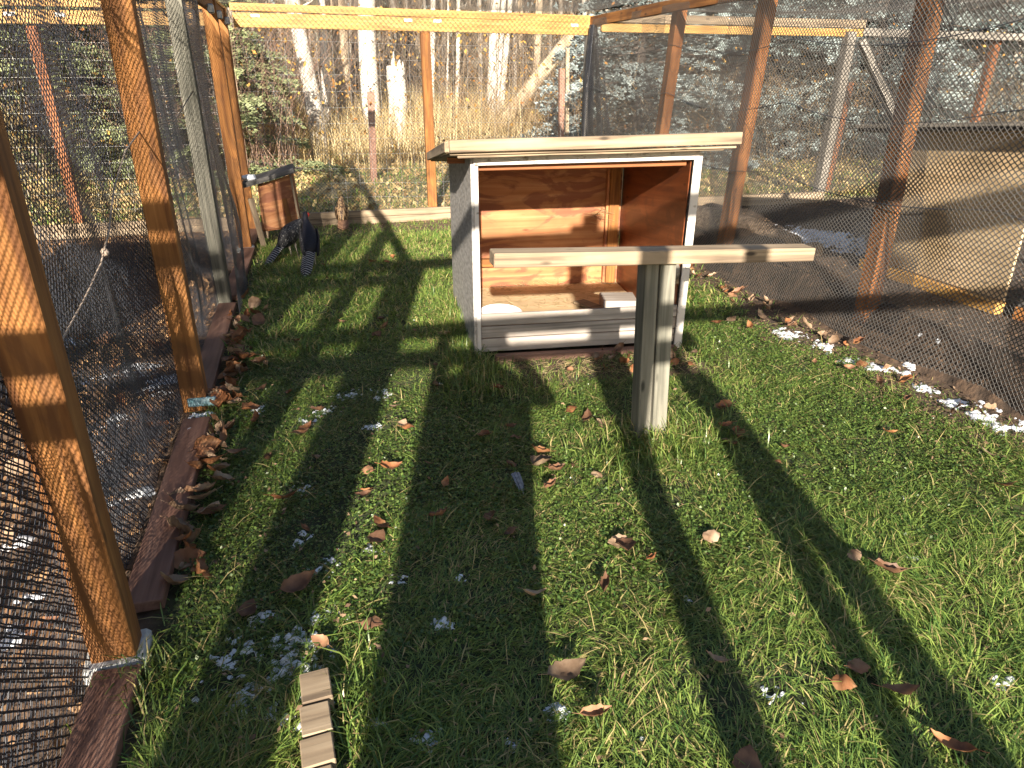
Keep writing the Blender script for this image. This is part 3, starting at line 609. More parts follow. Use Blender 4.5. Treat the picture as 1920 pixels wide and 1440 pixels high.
for k, (x, y, s_, lb) in enumerate(((3.7,8.2,0.10,'brown stone beside the far right post base'),(4.55,5.75,0.09,'rounded stone at the near end of the half buried log'),(4.0,7.7,0.11,'large dusty stone behind the half buried log'))):
    bm = bmesh.new(); bmesh.ops.create_icosphere(bm, subdivisions=3, radius=s_)
    for v in bm.verts: v.co = Vector((v.co.x*1.3, v.co.y, v.co.z*0.8))*(1+0.3*noise.noise(v.co*9+Vector((k*5,0,0))))
    o = bmobj('stone', bm, M_rock, smooth=True); o.location = (x, y, 0.06); tag(o, lb, 'stone')

# weathered step at the bottom edge of the picture
st = thing('wooden_step', 'weathered grey wooden step end at the bottom of the lawn', 'step', (-0.3, 1.4, 0))
for k, (y0, y1) in enumerate(((1.60,1.49),(1.485,1.385),(1.38,1.29),(1.285,1.20))):
    board('plank', (-0.095-0.004*(k % 2), (y0+y1)/2, 0.045), (-0.175, (y0+y1)/2-0.006, 0.045), y0-y1-0.003, 0.055, M_roofw, st, jag=0.004)
board('bearer', (-0.14, 1.61, 0.005), (-0.14, 1.19, 0.005), 0.05, 0.03, M_dark, st)

# ================================================================ BIRDS
def loft(name, sec, mat, parent, k=16, mod=0.0, seed=0):
    """one continuous surface through sections (centre, side radius, depth radius)"""
    P = np.array([s[0] for s in sec], float); n = len(P); T = np.gradient(P, axis=0); T /= np.linalg.norm(T, axis=1, keepdims=True)
    V = []; off = np.array(wpos(parent).translation)
    for (c_, ra, rb), t in zip(sec, T):
        s_ = np.cross(t, np.array([0.05,0.02,1.0])); s_ /= np.linalg.norm(s_)+1e-9; u_ = np.cross(s_, t)
        for i in range(k):
            a = 2*PI*i/k; V.append(np.array(c_)+s_*ra*math.cos(a)+u_*rb*math.sin(a)-off)
    Fq = [[j*k+i, j*k+(i+1) % k, (j+1)*k+(i+1) % k, (j+1)*k+i] for j in range(n-1) for i in range(k)]
    c0 = len(V); V += [P[0]-off, P[-1]-off]
    Ft = [[c0, (i+1) % k, i] for i in range(k)]+[[c0+1, (n-1)*k+i, (n-1)*k+(i+1) % k] for i in range(k)]
    o = link(name, npmesh(name, np.array(V), [np.array(Fq), np.array(Ft)], smooth=True), mat, parent)
    sub = o.modifiers.new('smooth', 'SUBSURF'); sub.levels = 1; sub.render_levels = 1
    if mod:
        for v in o.data.vertices: v.co += noise.noise_vector(v.co*45+Vector((seed,0,0)))*mod
    return o
def featherfan(name, base, tip, w0, w1, thick, n, mat, parent, spread=0.25):
    """tail of overlapping long feathers, each with a rib bend; local X runs along the tail"""
    base = Vector(base); tip = Vector(tip); d = tip-base; Lg = d.length; x = d.normalized(); y = Vector((0,0,1)).cross(x).normalized(); z = x.cross(y)
    M = Matrix((x, y, z)).transposed().to_4x4(); M.translation = base; bm = bmesh.new()
    for i in range(n):
        f = (i-(n-1)/2)/max(1, (n-1)/2); lz = thick*(1-abs(f)); Li = Lg*(1-0.18*abs(f)); prev = None
        for s_ in range(7):
            t = s_/6; cx = t*Li; cy = f*(w0*(1-t)+w1*t)*0.6+f*spread*0.06*t; hw = (w0*0.35*(1-t)+w1*0.4*t)*(1-0.8*max(0, t-0.8)/0.2)+0.001
            c_ = lz*(1-t*0.5)-0.03*t*t
            row = [bm.verts.new((cx, cy-hw, c_-0.003)), bm.verts.new((cx, cy, c_+0.003)), bm.verts.new((cx, cy+hw, c_-0.003)), bm.verts.new((cx, cy, c_-0.006))]
            if prev:
                for q in range(4): bm.faces.new((prev[q], prev[(q+1) % 4], row[(q+1) % 4], row[q]))
            else: bm.faces.new(row)
            prev = row
        bm.faces.new(prev[::-1])
    bmesh.ops.recalc_face_normals(bm, faces=bm.faces)
    return place(bmobj(name, bm, mat, parent), M, parent)
def leg_pair(parent, hips, feet, mat):
    for (h_, f_) in zip(hips, feet):
        h_ = Vector(h_); f_ = Vector(f_); kn = (h_+f_)/2+Vector((0,-0.02,0.0))
        o = polytube('leg', [local(parent, h_), local(parent, kn), local(parent, f_+Vector((0,0,0.012)))], [0.014, 0.007, 0.006], mat, parent, k=6)
        for a in (-0.6, 0, 0.6, PI):
            t_ = f_+Vector((math.sin(a)*0.035, math.cos(a)*0.04, 0.004))
            off = wpos(o).inverted()
            polytube('toe', [off @ (f_+Vector((0,0,0.012))), off @ t_], [0.005, 0.002], mat, o, k=5)
# big black cock seen from behind
b2 = thing('pheasant', 'large glossy black pheasant seen from behind with red face and barred tail', 'bird', (-0.08, 6.56, 0))
loft('body', [((-0.085,6.42,0.155),0.018,0.018),((-0.085,6.44,0.170),0.055,0.045),((-0.08,6.48,0.195),0.074,0.070),((-0.073,6.54,0.235),0.082,0.085),((-0.072,6.60,0.285),0.075,0.075),((-0.080,6.65,0.335),0.055,0.055),((-0.088,6.68,0.375),0.036,0.038),((-0.092,6.695,0.41),0.026,0.028),((-0.090,6.705,0.44),0.027,0.030),((-0.086,6.72,0.465),0.022,0.024),((-0.084,6.725,0.478),0.008,0.01)], M_feather, b2, mod=0.003)
loft('face_patch', [((-0.072,6.705,0.43),0.008,0.012),((-0.064,6.715,0.448),0.014,0.020),((-0.058,6.725,0.462),0.008,0.012)], M_skinred, b2, k=8)
loft('beak', [((-0.066,6.735,0.452),0.009,0.009),((-0.050,6.755,0.447),0.005,0.006),((-0.042,6.765,0.440),0.001,0.001)], M_horn, b2, k=8)
loft('wing', [((-0.135,6.66,0.33),0.012,0.03),((-0.150,6.58,0.27),0.020,0.065),((-0.142,6.48,0.20),0.018,0.055),((-0.125,6.40,0.13),0.010,0.028),((-0.115,6.36,0.10),0.003,0.008)], M_speck, b2, mod=0.003)
loft('wing', [((-0.012,6.66,0.32),0.012,0.03),((0.003,6.58,0.26),0.016,0.062),((-0.004,6.48,0.19),0.015,0.052),((-0.022,6.42,0.14),0.008,0.02)], M_feather, b2, mod=0.003)
featherfan('tail', (-0.085,6.45,0.175), (-0.15,6.17,0.03), 0.055, 0.035, 0.025, 9, M_bar, b2)
leg_pair(b2, [(-0.11,6.50,0.15),(-0.05,6.50,0.15)], [(-0.115,6.52,0.0),(-0.045,6.50,0.0)], M_horn)
# second black bird bending, partly behind the first
b1 = thing('pheasant', 'dark white flecked pheasant facing right beside the nest box', 'bird', (-0.24, 7.02, 0))
loft('body', [((-0.36,6.94,0.11),0.02,0.02),((-0.335,6.95,0.14),0.055,0.05),((-0.29,6.98,0.19),0.080,0.085),((-0.245,7.0,0.235),0.082,0.095),((-0.20,7.02,0.275),0.066,0.078),((-0.165,7.03,0.315),0.042,0.048),((-0.135,7.03,0.335),0.030,0.032),((-0.105,7.03,0.335),0.026,0.027),((-0.085,7.03,0.328),0.012,0.013)], M_speck, b1, mod=0.004, seed=3)
loft('beak', [((-0.088,7.03,0.328),0.009,0.009),((-0.068,7.03,0.320),0.005,0.006),((-0.056,7.03,0.314),0.001,0.001)], M_horn, b1, k=8)
loft('wing', [((-0.20,6.925,0.28),0.01,0.03),((-0.26,6.90,0.225),0.016,0.06),((-0.33,6.90,0.16),0.014,0.045),((-0.39,6.90,0.11),0.006,0.015)], M_speck, b1, mod=0.003)
featherfan('tail', (-0.34,6.94,0.14), (-0.50,6.72,0.03), 0.05, 0.03, 0.02, 8, M_bar, b1)
leg_pair(b1, [(-0.27,6.99,0.14),(-0.22,7.02,0.14)], [(-0.26,7.02,0.0),(-0.20,7.04,0.0)], M_horn)
# brown hen by the back board
b3 = thing('hen', 'mottled brown hen pheasant standing upright at the back board', 'bird', (0.29, 8.28, 0))
loft('body', [((0.29,8.20,0.085),0.015,0.015),((0.29,8.21,0.105),0.045,0.035),((0.288,8.235,0.14),0.066,0.055),((0.286,8.26,0.19),0.072,0.062),((0.285,8.285,0.24),0.060,0.055),((0.286,8.30,0.28),0.040,0.040),((0.290,8.31,0.31),0.030,0.032),((0.292,8.315,0.335),0.030,0.033),((0.294,8.32,0.355),0.016,0.018)], M_hen, b3, mod=0.004, seed=8)
loft('beak', [((0.294,8.345,0.33),0.008,0.008),((0.296,8.37,0.322),0.002,0.002)], M_horn, b3, k=8)
loft('wing', [((0.225,8.28,0.25),0.01,0.025),((0.222,8.24,0.19),0.015,0.05),((0.245,8.20,0.12),0.012,0.03)], M_hen, b3, mod=0.003)
loft('wing', [((0.348,8.28,0.25),0.01,0.025),((0.352,8.24,0.19),0.015,0.05),((0.330,8.20,0.12),0.012,0.03)], M_hen, b3, mod=0.003)
featherfan('tail', (0.29,8.215,0.125), (0.275,8.13,0.03), 0.055, 0.05, 0.02, 7, M_barb, b3)
leg_pair(b3, [(0.265,8.25,0.09),(0.31,8.25,0.09)], [(0.265,8.26,0.0),(0.31,8.26,0.0)], M_horn)

lh = thing('plywood_hut', 'bird hut standing in the left pen just outside the picture', 'hut', (-2.68, 3.25, 0))
for (nm_, c_, z_) in (('wall_panel', (-2.68, 2.61, 0.72), (1.44, 0.02, 1.44)), ('wall_panel', (-2.68, 3.89, 0.72), (1.44, 0.02, 1.44)), ('wall_panel', (-3.39, 3.25, 0.72), (0.02, 1.26, 1.44)), ('wall_panel', (-1.97, 3.25, 0.72), (0.02, 1.26, 1.44)), ('roof_sheet', (-2.68, 3.25, 1.46), (1.64, 1.5, 0.03))):
    boxw(nm_, c_, z_, M_hut if nm_ == 'wall_panel' else M_felt, lh)
# ================================================================ PHOTOGRAPHER (stands behind the camera, throws the long shadow)
pr = thing('person', 'person in a dark coat holding up a phone at the pen entrance', 'person', (-0.20, -0.38, 0))
bmn = bpy.data.meshes.new('body')
J = {'pel':(0,0,0.95),'wst':(0,0,1.1),'chs':(0,0,1.32),'nck':(0.08,0.0,1.48),'hd':(0.10,0.01,1.60),'hdt':(0.10,0.01,1.70),
     'sl':(-0.14,0,1.40),'el':(-0.18,0.10,1.18),'wl':(0.04,0.24,1.42),'hl':(0.12,0.28,1.50),'sr':(0.19,0,1.40),'er':(0.46,0.06,1.27),'wr':(0.32,0.24,1.46),'hr':(0.27,0.28,1.52),
     'hpl':(-0.10,0,0.90),'kl':(-0.11,0.02,0.50),'al':(-0.12,0,0.09),'tl':(-0.13,0.14,0.04),'hpr':(0.10,0,0.90),'kr':(0.11,0.02,0.50),'ar':(0.12,0,0.09),'tr':(0.13,0.14,0.04)}
rad = {'pel':0.17,'wst':0.15,'chs':0.18,'nck':0.065,'hd':0.10,'hdt':0.085,'sl':0.09,'el':0.065,'wl':0.045,'hl':0.035,'sr':0.09,'er':0.065,'wr':0.045,'hr':0.035,'hpl':0.11,'kl':0.08,'al':0.055,'tl':0.04,'hpr':0.11,'kr':0.08,'ar':0.055,'tr':0.04}
E_ = [('pel','wst'),('wst','chs'),('chs','nck'),('nck','hd'),('hd','hdt'),('chs','sl'),('sl','el'),('el','wl'),('wl','hl'),('chs','sr'),('sr','er'),('er','wr'),('wr','hr'),('pel','hpl'),('hpl','kl'),('kl','al'),('al','tl'),('pel','hpr'),('hpr','kr'),('kr','ar'),('ar','tr')]
ks = list(J); bmn.from_pydata([J[k] for k in ks], [(ks.index(a), ks.index(b)) for a, b in E_], [])
body = link('body', bmn, M_coat, pr); sk = body.modifiers.new('skin', 'SKIN'); sv = bmn.skin_vertices[0].data
for i, k in enumerate(ks): sv[i].radius = (rad[k], rad[k]*0.8); sv[i].use_root = (k == 'pel')
ss = body.modifiers.new('sub', 'SUBSURF'); ss.levels = 1; ss.render_levels = 1
for hnm, sx in (('hl', -1), ('hr', 1)):
    for q in range(4):
        b0 = Vector(J[hnm])+Vector((0, 0.01, -0.03+q*0.02)); polytube('finger', [b0, b0+Vector((-sx*0.03,0.03,0)), b0+Vector((-sx*0.05,0.02,0))], [0.011,0.009,0.006], M_skinred if False else M_horn, pr)
    b0 = Vector(J[hnm])+Vector((-sx*0.01, -0.01, 0.03)); polytube('thumb', [b0, b0+Vector((-sx*0.02,0,0.03)), b0+Vector((-sx*0.035,0.005,0.035))], [0.012,0.010,0.007], M_horn, pr)
bm = bmesh.new(); bmesh.ops.create_icosphere(bm, subdivisions=3, radius=0.125)
for v in bm.verts: v.co = Vector((v.co.x*0.95, v.co.y*1.0-0.01, v.co.z*1.05+1.64))
for v in bm.verts: v.co.x += 0.10
bmobj('hair', bm, M_hair, pr, smooth=True)
bm = bmesh.new(); prev = None     # long winter coat
for z_, rx2, ry2, cx2 in ((0.22,0.27,0.17,0.02),(0.6,0.26,0.165,0.02),(0.95,0.235,0.16,0.05),(1.2,0.24,0.15,0.08),(1.38,0.24,0.13,0.10),(1.47,0.14,0.10,0.10)):
    ring = [bm.verts.new((cx2+rx2*math.cos(2*PI*i/20), ry2*math.sin(2*PI*i/20), z_)) for i in range(20)]
    if prev:
        for i in range(20): bm.faces.new((prev[i], prev[(i+1) % 20], ring[(i+1) % 20], ring[i]))
    prev = ring
bm.faces.new(prev)
bmobj('coat', bm, M_coat, pr, smooth=True)
tag(boxw('phone', (0.0, -0.10, 1.6), (0.16, 0.01, 0.078), M_phone, rz=-AZ), 'black phone held up by the person at the pen entrance', 'phone')

# ================================================================ TREES BEYOND
def trunk_thing(name, label, base, top, r0, r1, mat, group=None, limbs=6, extra=6.0, seed=1, category='tree', stub=False):
    rnd = random.Random(seed); base = Vector(base); top = Vector(top); t = thing(name, label, category, base, group)
    d = (top-base); Lg = d.length; x = d.normalized(); full = Lg if stub else Lg+extra; n = 14
    pts = [Vector((0,0,-0.1))]; rr = [r0*1.2]
    for i in range(n+1):
        f = i/n; s_ = f*full; pts.append(x*s_+Vector((0.05*math.sin(f*5+seed), 0.05*math.cos(f*4+seed), 0))*min(1, s_)); rr.append(max(0.01, r0+(r1-r0)*min(1.0, s_/Lg)-(0 if stub else r1*0.8*max(0, (s_-Lg)/extra))))
    o = polytube('trunk', pts, rr, mat, t, k=12)
    for v in o.data.vertices: v.co += noise.noise_vector(Vector((v.co.x*3, v.co.y*3, v.co.z*0.8+seed)))*r0*0.22
    if stub:   # splintered top
        top_z = max(v.co.z for v in o.data.vertices)
        for q in range(5):
            a = 2*PI*q/5; p0 = x*Lg+Vector((math.cos(a), math.sin(a), 0))*r1*0.6
            polytube('splinter', [p0-x*0.15, p0+x*(0.1+0.28*rnd.random())], [r1*0.38, 0.006], mat, t, k=5)
    A = []; B = []; ra = []; rb = []
    for i in range(limbs):
        s_ = full*(0.25+0.7*rnd.random()); a = rnd.random()*2*PI; p = x*s_; q = Vector((math.cos(a), math.sin(a), 0.5+rnd.random()*0.6)); L_ = 0.4+rnd.random()*1.0; rad_ = 0.02+0.02*rnd.random()
        for j in range(4):
            e = p+q*L_*0.3; A.append(p[:]); B.append(e[:]); ra.append(rad_); rad_ *= 0.72; rb.append(rad_)
            for _ in range(2):
                s2 = e+Vector((rnd.uniform(-1,1), rnd.uniform(-1,1), rnd.uniform(-0.2,1)))*L_*0.3; A.append(e[:]); B.append(s2[:]); ra.append(rad_*0.6); rb.append(0.003)
            p = e; q = (q+Vector((rnd.uniform(-.4,.4), rnd.uniform(-.4,.4), rnd.uniform(-.1,.4)))).normalized()
    if A:
        Vv, Ff = tube_np(A, B, ra, rb, 4); link('crown', npmesh('crown', Vv, Ff), mat, t)
    return t
def tpx(x0, y0, x1, y1, Y): return atY(x0, y0, Y), atY(x1, y1, Y)
spec = [('poplar_tree','white poplar trunk with marks and painted shadows behind the left end of the back fence',592,245,553,40,15.5,0.165,0.15,M_birch,0),
        ('poplar_tree','slender pale trunk just right of the dark patched white poplar',612,240,606,44,18,0.10,0.09,M_birch,0),
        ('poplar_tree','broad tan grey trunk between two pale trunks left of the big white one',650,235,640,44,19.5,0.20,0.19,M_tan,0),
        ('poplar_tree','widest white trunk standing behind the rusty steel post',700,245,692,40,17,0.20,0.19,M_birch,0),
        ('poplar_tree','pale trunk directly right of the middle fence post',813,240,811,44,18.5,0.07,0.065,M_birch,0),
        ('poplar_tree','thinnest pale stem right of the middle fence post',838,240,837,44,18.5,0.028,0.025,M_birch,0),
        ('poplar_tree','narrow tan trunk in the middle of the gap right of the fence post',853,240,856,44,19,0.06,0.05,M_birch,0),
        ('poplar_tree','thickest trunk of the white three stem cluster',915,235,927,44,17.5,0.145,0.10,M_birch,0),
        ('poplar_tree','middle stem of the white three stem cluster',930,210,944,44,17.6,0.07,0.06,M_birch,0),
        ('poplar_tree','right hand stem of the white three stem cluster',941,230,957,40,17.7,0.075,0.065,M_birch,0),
        ('poplar_tree','knobbly tan dead trunk left of the leaning log',1008,220,1010,55,18,0.10,0.10,M_tan,1),
        ('poplar_tree','dark barked trunk left of the broken stump',668,240,664,44,23,0.12,0.12,M_bark,2),
        ('poplar_tree','dark trunk behind the broken white stump',760,240,768,40,24,0.14,0.12,M_bark,2),
        ('poplar_tree','grey trunk far behind the three stem cluster',985,240,975,40,26,0.13,0.12,M_tan,2)]
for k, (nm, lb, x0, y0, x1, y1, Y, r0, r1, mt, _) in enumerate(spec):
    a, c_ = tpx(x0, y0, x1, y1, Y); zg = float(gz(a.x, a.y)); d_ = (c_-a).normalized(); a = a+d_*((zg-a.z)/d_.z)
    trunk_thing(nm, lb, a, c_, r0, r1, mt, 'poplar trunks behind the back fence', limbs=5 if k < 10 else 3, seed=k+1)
a, c_ = tpx(742, 245, 745, 125, 16.5); zg = float(gz(a.x, a.y)); a.z = zg
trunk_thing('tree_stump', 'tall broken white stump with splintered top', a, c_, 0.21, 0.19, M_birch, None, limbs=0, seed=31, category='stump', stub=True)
p0 = atY(955, 215, 16); p1 = atY(1075, 62, 15.2)
lg = log('leaning_log', [p0+Vector((-0.4,0,-0.5)), p0, (p0+p1)/2, p1], [0.17,0.17,0.15,0.12], M_tan, 'thick bare log leaning up to the right behind the back fence', 'log')
p0 = atY(1100, 110, 15); p1 = atY(1070, 55, 15.2)
log('fallen_branch', [p0, (p0+p1)/2, p1], [0.04,0.05,0.05], M_red, 'short reddish branch propped against the leaning log', 'branch')
for (px, y0, y1, Y, w_, mt, nm, lb) in ((695, 262, 172, 12.0, 0.10, M_rust, 'steel_post', 'rusty red fence post in front of the widest white trunk'),
                                    (1053, 262, 128, 12.5, 0.09, M_rust, 'fence_post', 'old reddish fence post below the leaning log'),
                                    (1064, 262, 90, 13.2, 0.06, M_tan, 'fence_post', 'yellowish stake right behind the old reddish fence post')):
    a, c_ = tpx(px, y0, px, y1, Y); a.z = float(gz(a.x, a.y)); tag(board(nm, a, c_, w_, w_, mt, up=(0,1,0)), lb, 'post')
for px in (505,):
    a, c_ = tpx(px, 240, px, 195, 12); a.z = 0; 

# ---- spruces
def spruce_mesh(h, r, seed, c1, c2, nb=150, nn=46):
    rg = np.random.default_rng(seed); V = []; Fq = []; C = []; A = []; B = []; ra = []
    z = np.sort(0.15+ (h-0.3)*rg.random(nb)**1.15); ang = rg.random(nb)*2*PI; rr = r*(1-z/h)**0.8*(0.75+0.4*rg.random(nb))+0.1
    P0 = []; D = []; S = []; CC = []
    for zb, a, L_ in zip(z, ang, rr):
        dr = np.array([math.cos(a), math.sin(a), 0.0]); sd_ = np.array([-dr[1], dr[0], 0]); tip = dr*L_+np.array([0,0,zb-0.12*L_])
        A.append((0,0,zb)); B.append(tip); ra.append(0.02+0.01*L_)
        n = int(nn*L_/1.2)+8; t = 0.15+0.85*rg.random(n)**0.8; w_ = (1-t)*0.42*L_+0.10; off = (rg.random(n)*2-1)*w_
        p = dr[None]*(t*L_)[:, None]+sd_[None]*off[:, None]+np.array([0,0,1.])[None]*(zb-0.10*L_*t+0.10*np.sin(t*3)-0.25*np.abs(off)+rg.normal(0,0.035,n))[:, None]
        dd = dr[None]*0.8+sd_[None]*np.sign(off)[:, None]*0.7+rg.normal(0,0.25,(n,3)); dd[:, 2] += 0.1; dd /= np.linalg.norm(dd, axis=1, keepdims=True)
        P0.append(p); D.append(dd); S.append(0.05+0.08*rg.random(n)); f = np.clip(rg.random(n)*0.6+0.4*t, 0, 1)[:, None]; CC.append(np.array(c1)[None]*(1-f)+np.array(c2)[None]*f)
    P0 = np.concatenate(P0); D = np.concatenate(D); S = np.concatenate(S); CC = np.concatenate(CC); n = len(P0)
    up = rg.normal(0,1,(n,3)); sd2 = np.cross(D, up); sd2 /= np.linalg.norm(sd2, axis=1, keepdims=True); nn_ = np.cross(D, sd2)
    Vs = []; Fs = []
    for q, (s_, o_) in enumerate(((sd2, nn_), (nn_, sd2))):
        w_ = (S*0.22)[:, None]
        quad = np.stack([P0, P0+D*(S*0.4)[:, None]+s_*w_, P0+D*S[:, None], P0+D*(S*0.4)[:, None]-s_*w_], 1).reshape(-1, 3)
        Fs.append(np.arange(n*4).reshape(-1, 4)+len(Vs)*n*4 if q == 0 else np.arange(n*4).reshape(-1, 4)+n*4); Vs.append(quad)
    crown = npmesh('crown', np.concatenate(Vs), np.concatenate(Fs), np.tile(np.repeat(CC, 4, axis=0), (2, 1)))
    Vb, Fb = tube_np(A, B, ra, 0.006, 5)
    return crown, npmesh('limbs', Vb, Fb)
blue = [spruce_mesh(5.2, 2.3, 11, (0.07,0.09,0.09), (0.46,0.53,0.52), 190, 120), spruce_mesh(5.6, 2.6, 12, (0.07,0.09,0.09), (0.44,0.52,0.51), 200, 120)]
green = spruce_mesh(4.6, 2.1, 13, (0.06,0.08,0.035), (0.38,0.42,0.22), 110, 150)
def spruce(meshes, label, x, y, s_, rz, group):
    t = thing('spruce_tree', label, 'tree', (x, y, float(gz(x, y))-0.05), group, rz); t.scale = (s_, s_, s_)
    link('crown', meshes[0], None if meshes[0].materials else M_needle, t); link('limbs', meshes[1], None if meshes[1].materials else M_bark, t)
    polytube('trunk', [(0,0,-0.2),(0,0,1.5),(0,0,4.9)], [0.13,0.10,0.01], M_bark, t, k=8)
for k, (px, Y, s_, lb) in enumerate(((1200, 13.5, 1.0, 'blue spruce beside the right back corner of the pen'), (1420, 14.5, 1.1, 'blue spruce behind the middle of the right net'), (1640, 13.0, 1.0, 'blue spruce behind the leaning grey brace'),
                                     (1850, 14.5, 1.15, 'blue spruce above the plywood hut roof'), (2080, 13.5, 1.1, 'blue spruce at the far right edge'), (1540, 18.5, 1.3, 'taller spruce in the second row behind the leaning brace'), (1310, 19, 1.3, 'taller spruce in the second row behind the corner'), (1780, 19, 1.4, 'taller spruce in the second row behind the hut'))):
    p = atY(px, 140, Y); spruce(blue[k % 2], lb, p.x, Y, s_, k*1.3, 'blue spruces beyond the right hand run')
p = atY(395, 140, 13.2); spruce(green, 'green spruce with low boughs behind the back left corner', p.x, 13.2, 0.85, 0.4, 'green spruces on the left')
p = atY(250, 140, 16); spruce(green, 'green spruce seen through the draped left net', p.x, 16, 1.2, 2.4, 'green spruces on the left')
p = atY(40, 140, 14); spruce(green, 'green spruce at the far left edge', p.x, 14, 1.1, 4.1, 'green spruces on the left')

# ---- far wood: dark mass of trunks, twigs and boughs
def quadcloud(n, fpos, size, cfun, name, mat, aspect=0.5, seed=5, vertical=False):
    rg = np.random.default_rng(seed); P = fpos(rg, n); D = rg.normal(0, 1, (n, 3))
    if vertical: D = D*np.array([0.25,0.25,0.1])+np.array([0,0,1.0])
    D /= np.linalg.norm(D, axis=1, keepdims=True); U = rg.normal(0, 1, (n, 3)); S_ = np.cross(D, U); S_ /= np.linalg.norm(S_, axis=1, keepdims=True)
    s_ = size(rg, n)[:, None]; Vv = np.stack([P-D*s_, P+S_*s_*aspect, P+D*s_, P-S_*s_*aspect], 1).reshape(-1, 3)
    return link(name, npmesh(name, Vv, np.arange(n*4).reshape(-1, 4), np.repeat(cfun(rg, n, P), 4, axis=0)), mat)
def mixc(a, b):
    a = np.array(a); b = np.array(b)
    return lambda rg, n, P: a+(b-a)*rg.random((n, 1))
def far_pos(rg, n):
    x = rg.uniform(-45, 60, n); y = 27+rg.random(n)*16; z = rg.random(n)**1.1*12+0.5+fbm(x, y, 0.4, 2)
    return np.stack([x, y, z], 1)
tag(quadcloud(70000, far_pos, lambda rg, n: 0.15+0.30*rg.random(n), mixc((0.03,0.032,0.022), (0.14,0.125,0.08)), 'distant_wood', M_needle), 'dark mixed wood filling the background', 'wood', kind='stuff')
n = 260; xs = rng.uniform(-22, 40, n); ys = rng.uniform(21, 36, n); zs = gz(xs, ys)
A = np.stack([xs, ys, zs-0.1], 1); B = A+np.stack([rng.normal(0, 0.5, n), rng.normal(0, 0.3, n), rng.uniform(6, 10, n)], 1)
Vv, Ff = tube_np(A, B, rng.uniform(0.035, 0.13, n), 0.03, 7); colr = np.repeat(np.array([0.16,0.14,0.115])+rng.random((n, 1))*np.array([0.28,0.25,0.21]), 14, axis=0)
tag(link('distant_trunks', npmesh('distant_trunks', Vv, Ff, colr), M_twig), 'crowd of thin grey trunks deep in the wood', 'wood', kind='stuff')
# bare brush: crossing thin twigs
def twigs(name, n, xr, yr, hr, c1, c2, label, seed, r=0.006, lean=0.35):
    rg = np.random.default_rng(seed); x = rg.uniform(*xr, n); y = rg.uniform(*yr, n); z = gz(x, y)
    A = np.stack([x, y, z], 1); hgt = rg.uniform(*hr, n); l1 = rg.normal(0, lean, (n, 2))*hgt[:, None]*0.5
    Bm = A+np.c_[l1, hgt*0.55]; Ct = Bm+np.c_[l1*1.4+rg.normal(0, 0.15, (n, 2)), hgt*0.45]
    D1 = Bm+np.c_[rg.normal(0, 0.35, (n, 2)), hgt*0.35]; D2 = (Bm+Ct)/2+np.c_[rg.normal(0, 0.35, (n, 2)), hgt*0.25]
    P0 = np.concatenate([A, Bm, Bm, (Bm+Ct)/2]); P1 = np.concatenate([Bm, Ct, D1, D2]); r0 = np.r_[np.full(n, r), np.full(3*n, r*0.6)]
    Vv, Ff = tube_np(P0, P1, r0, r0*0.5, 3); cc = np.array(c1)+(np.array(c2)-np.array(c1))*rg.random((n, 1)); cc = np.repeat(np.tile(cc, (4, 1)), 6, axis=0)
    return tag(link(name, npmesh(name, Vv, Ff, cc), M_twig), label, 'brush', kind='stuff')
twigs('bare_brush', 2600, (-12, 14), (16, 26), (1.6, 4.0), (0.10,0.07,0.05), (0.34,0.26,0.18), 'tangle of bare shrub stems under the trees', 41, 0.008)
twigs('red_brush', 420, (-2.6, -0.2), (12.5, 15), (1.2, 3.0), (0.16,0.08,0.06), (0.40,0.28,0.20), 'reddish bare twigs between the spruce and the dark patched poplar', 42, 0.005)
twigs('right_brush', 1300, (3, 16), (11.5, 17), (0.7, 1.9), (0.16,0.09,0.05), (0.48,0.34,0.18), 'rusty dry stems in front of the blue spruces', 43, 0.004)
quad = quadcloud(5200, lambda rg, n: np.stack([rg.uniform(-8, 16, n), rg.uniform(11.5, 20, n), 0.3+rg.random(n)*2.4], 1), lambda rg, n: 0.02+0.03*rg.random(n), mixc((0.30,0.12,0.03), (0.60,0.38,0.09)), 'clinging_leaves', M_leaf, 0.6, 6)
tag(quad, 'scattered yellow and rust leaves caught in the brush', 'leaves', kind='stuff')

def spots(X, Y, L_):
    m = np.zeros_like(X)-1.0
    for (cx, cy, r_) in L_: m = np.maximum(m, 0.55-np.hypot(X-cx, (Y-cy))/(r_*1.25)*0.75)
    return m
sn = [G(*p)+(r_,) for p, r_ in (((470,1215),0.16),((560,1200),0.15),((620,1060),0.07),((560,1015),0.06),((490,1160),0.08),((660,1270),0.06),((700,1040),0.05),((540,1245),0.14),((430,1245),0.10),((620,1225),0.12),((830,1165),0.06),((660,740),0.13),((480,770),0.07),((720,740),0.1),((610,770),0.09),((560,790),0.08),((1050,1320),0.07),((1200,1380),0.05),((1460,1310),0.05),((1700,1050),0.06),((860,1090),0.07),((740,1090),0.06),((700,800),0.06),((560,920),0.06),((800,1390),0.06),((1290,1130),0.05),((1580,1120),0.05),((700,1350),0.06),((960,1400),0.05),((1880,1285),0.06),((1690,940),0.05),((480,1300),0.15),((560,1330),0.12),((820,720),0.06),((1600,1250),0.04))]
def smask(x, y): return 0.9*spots(x, y, sn)+0.40*fbm(x, y, 26, 3)+0.55*fbm(x, y, 85, 7)-0.27
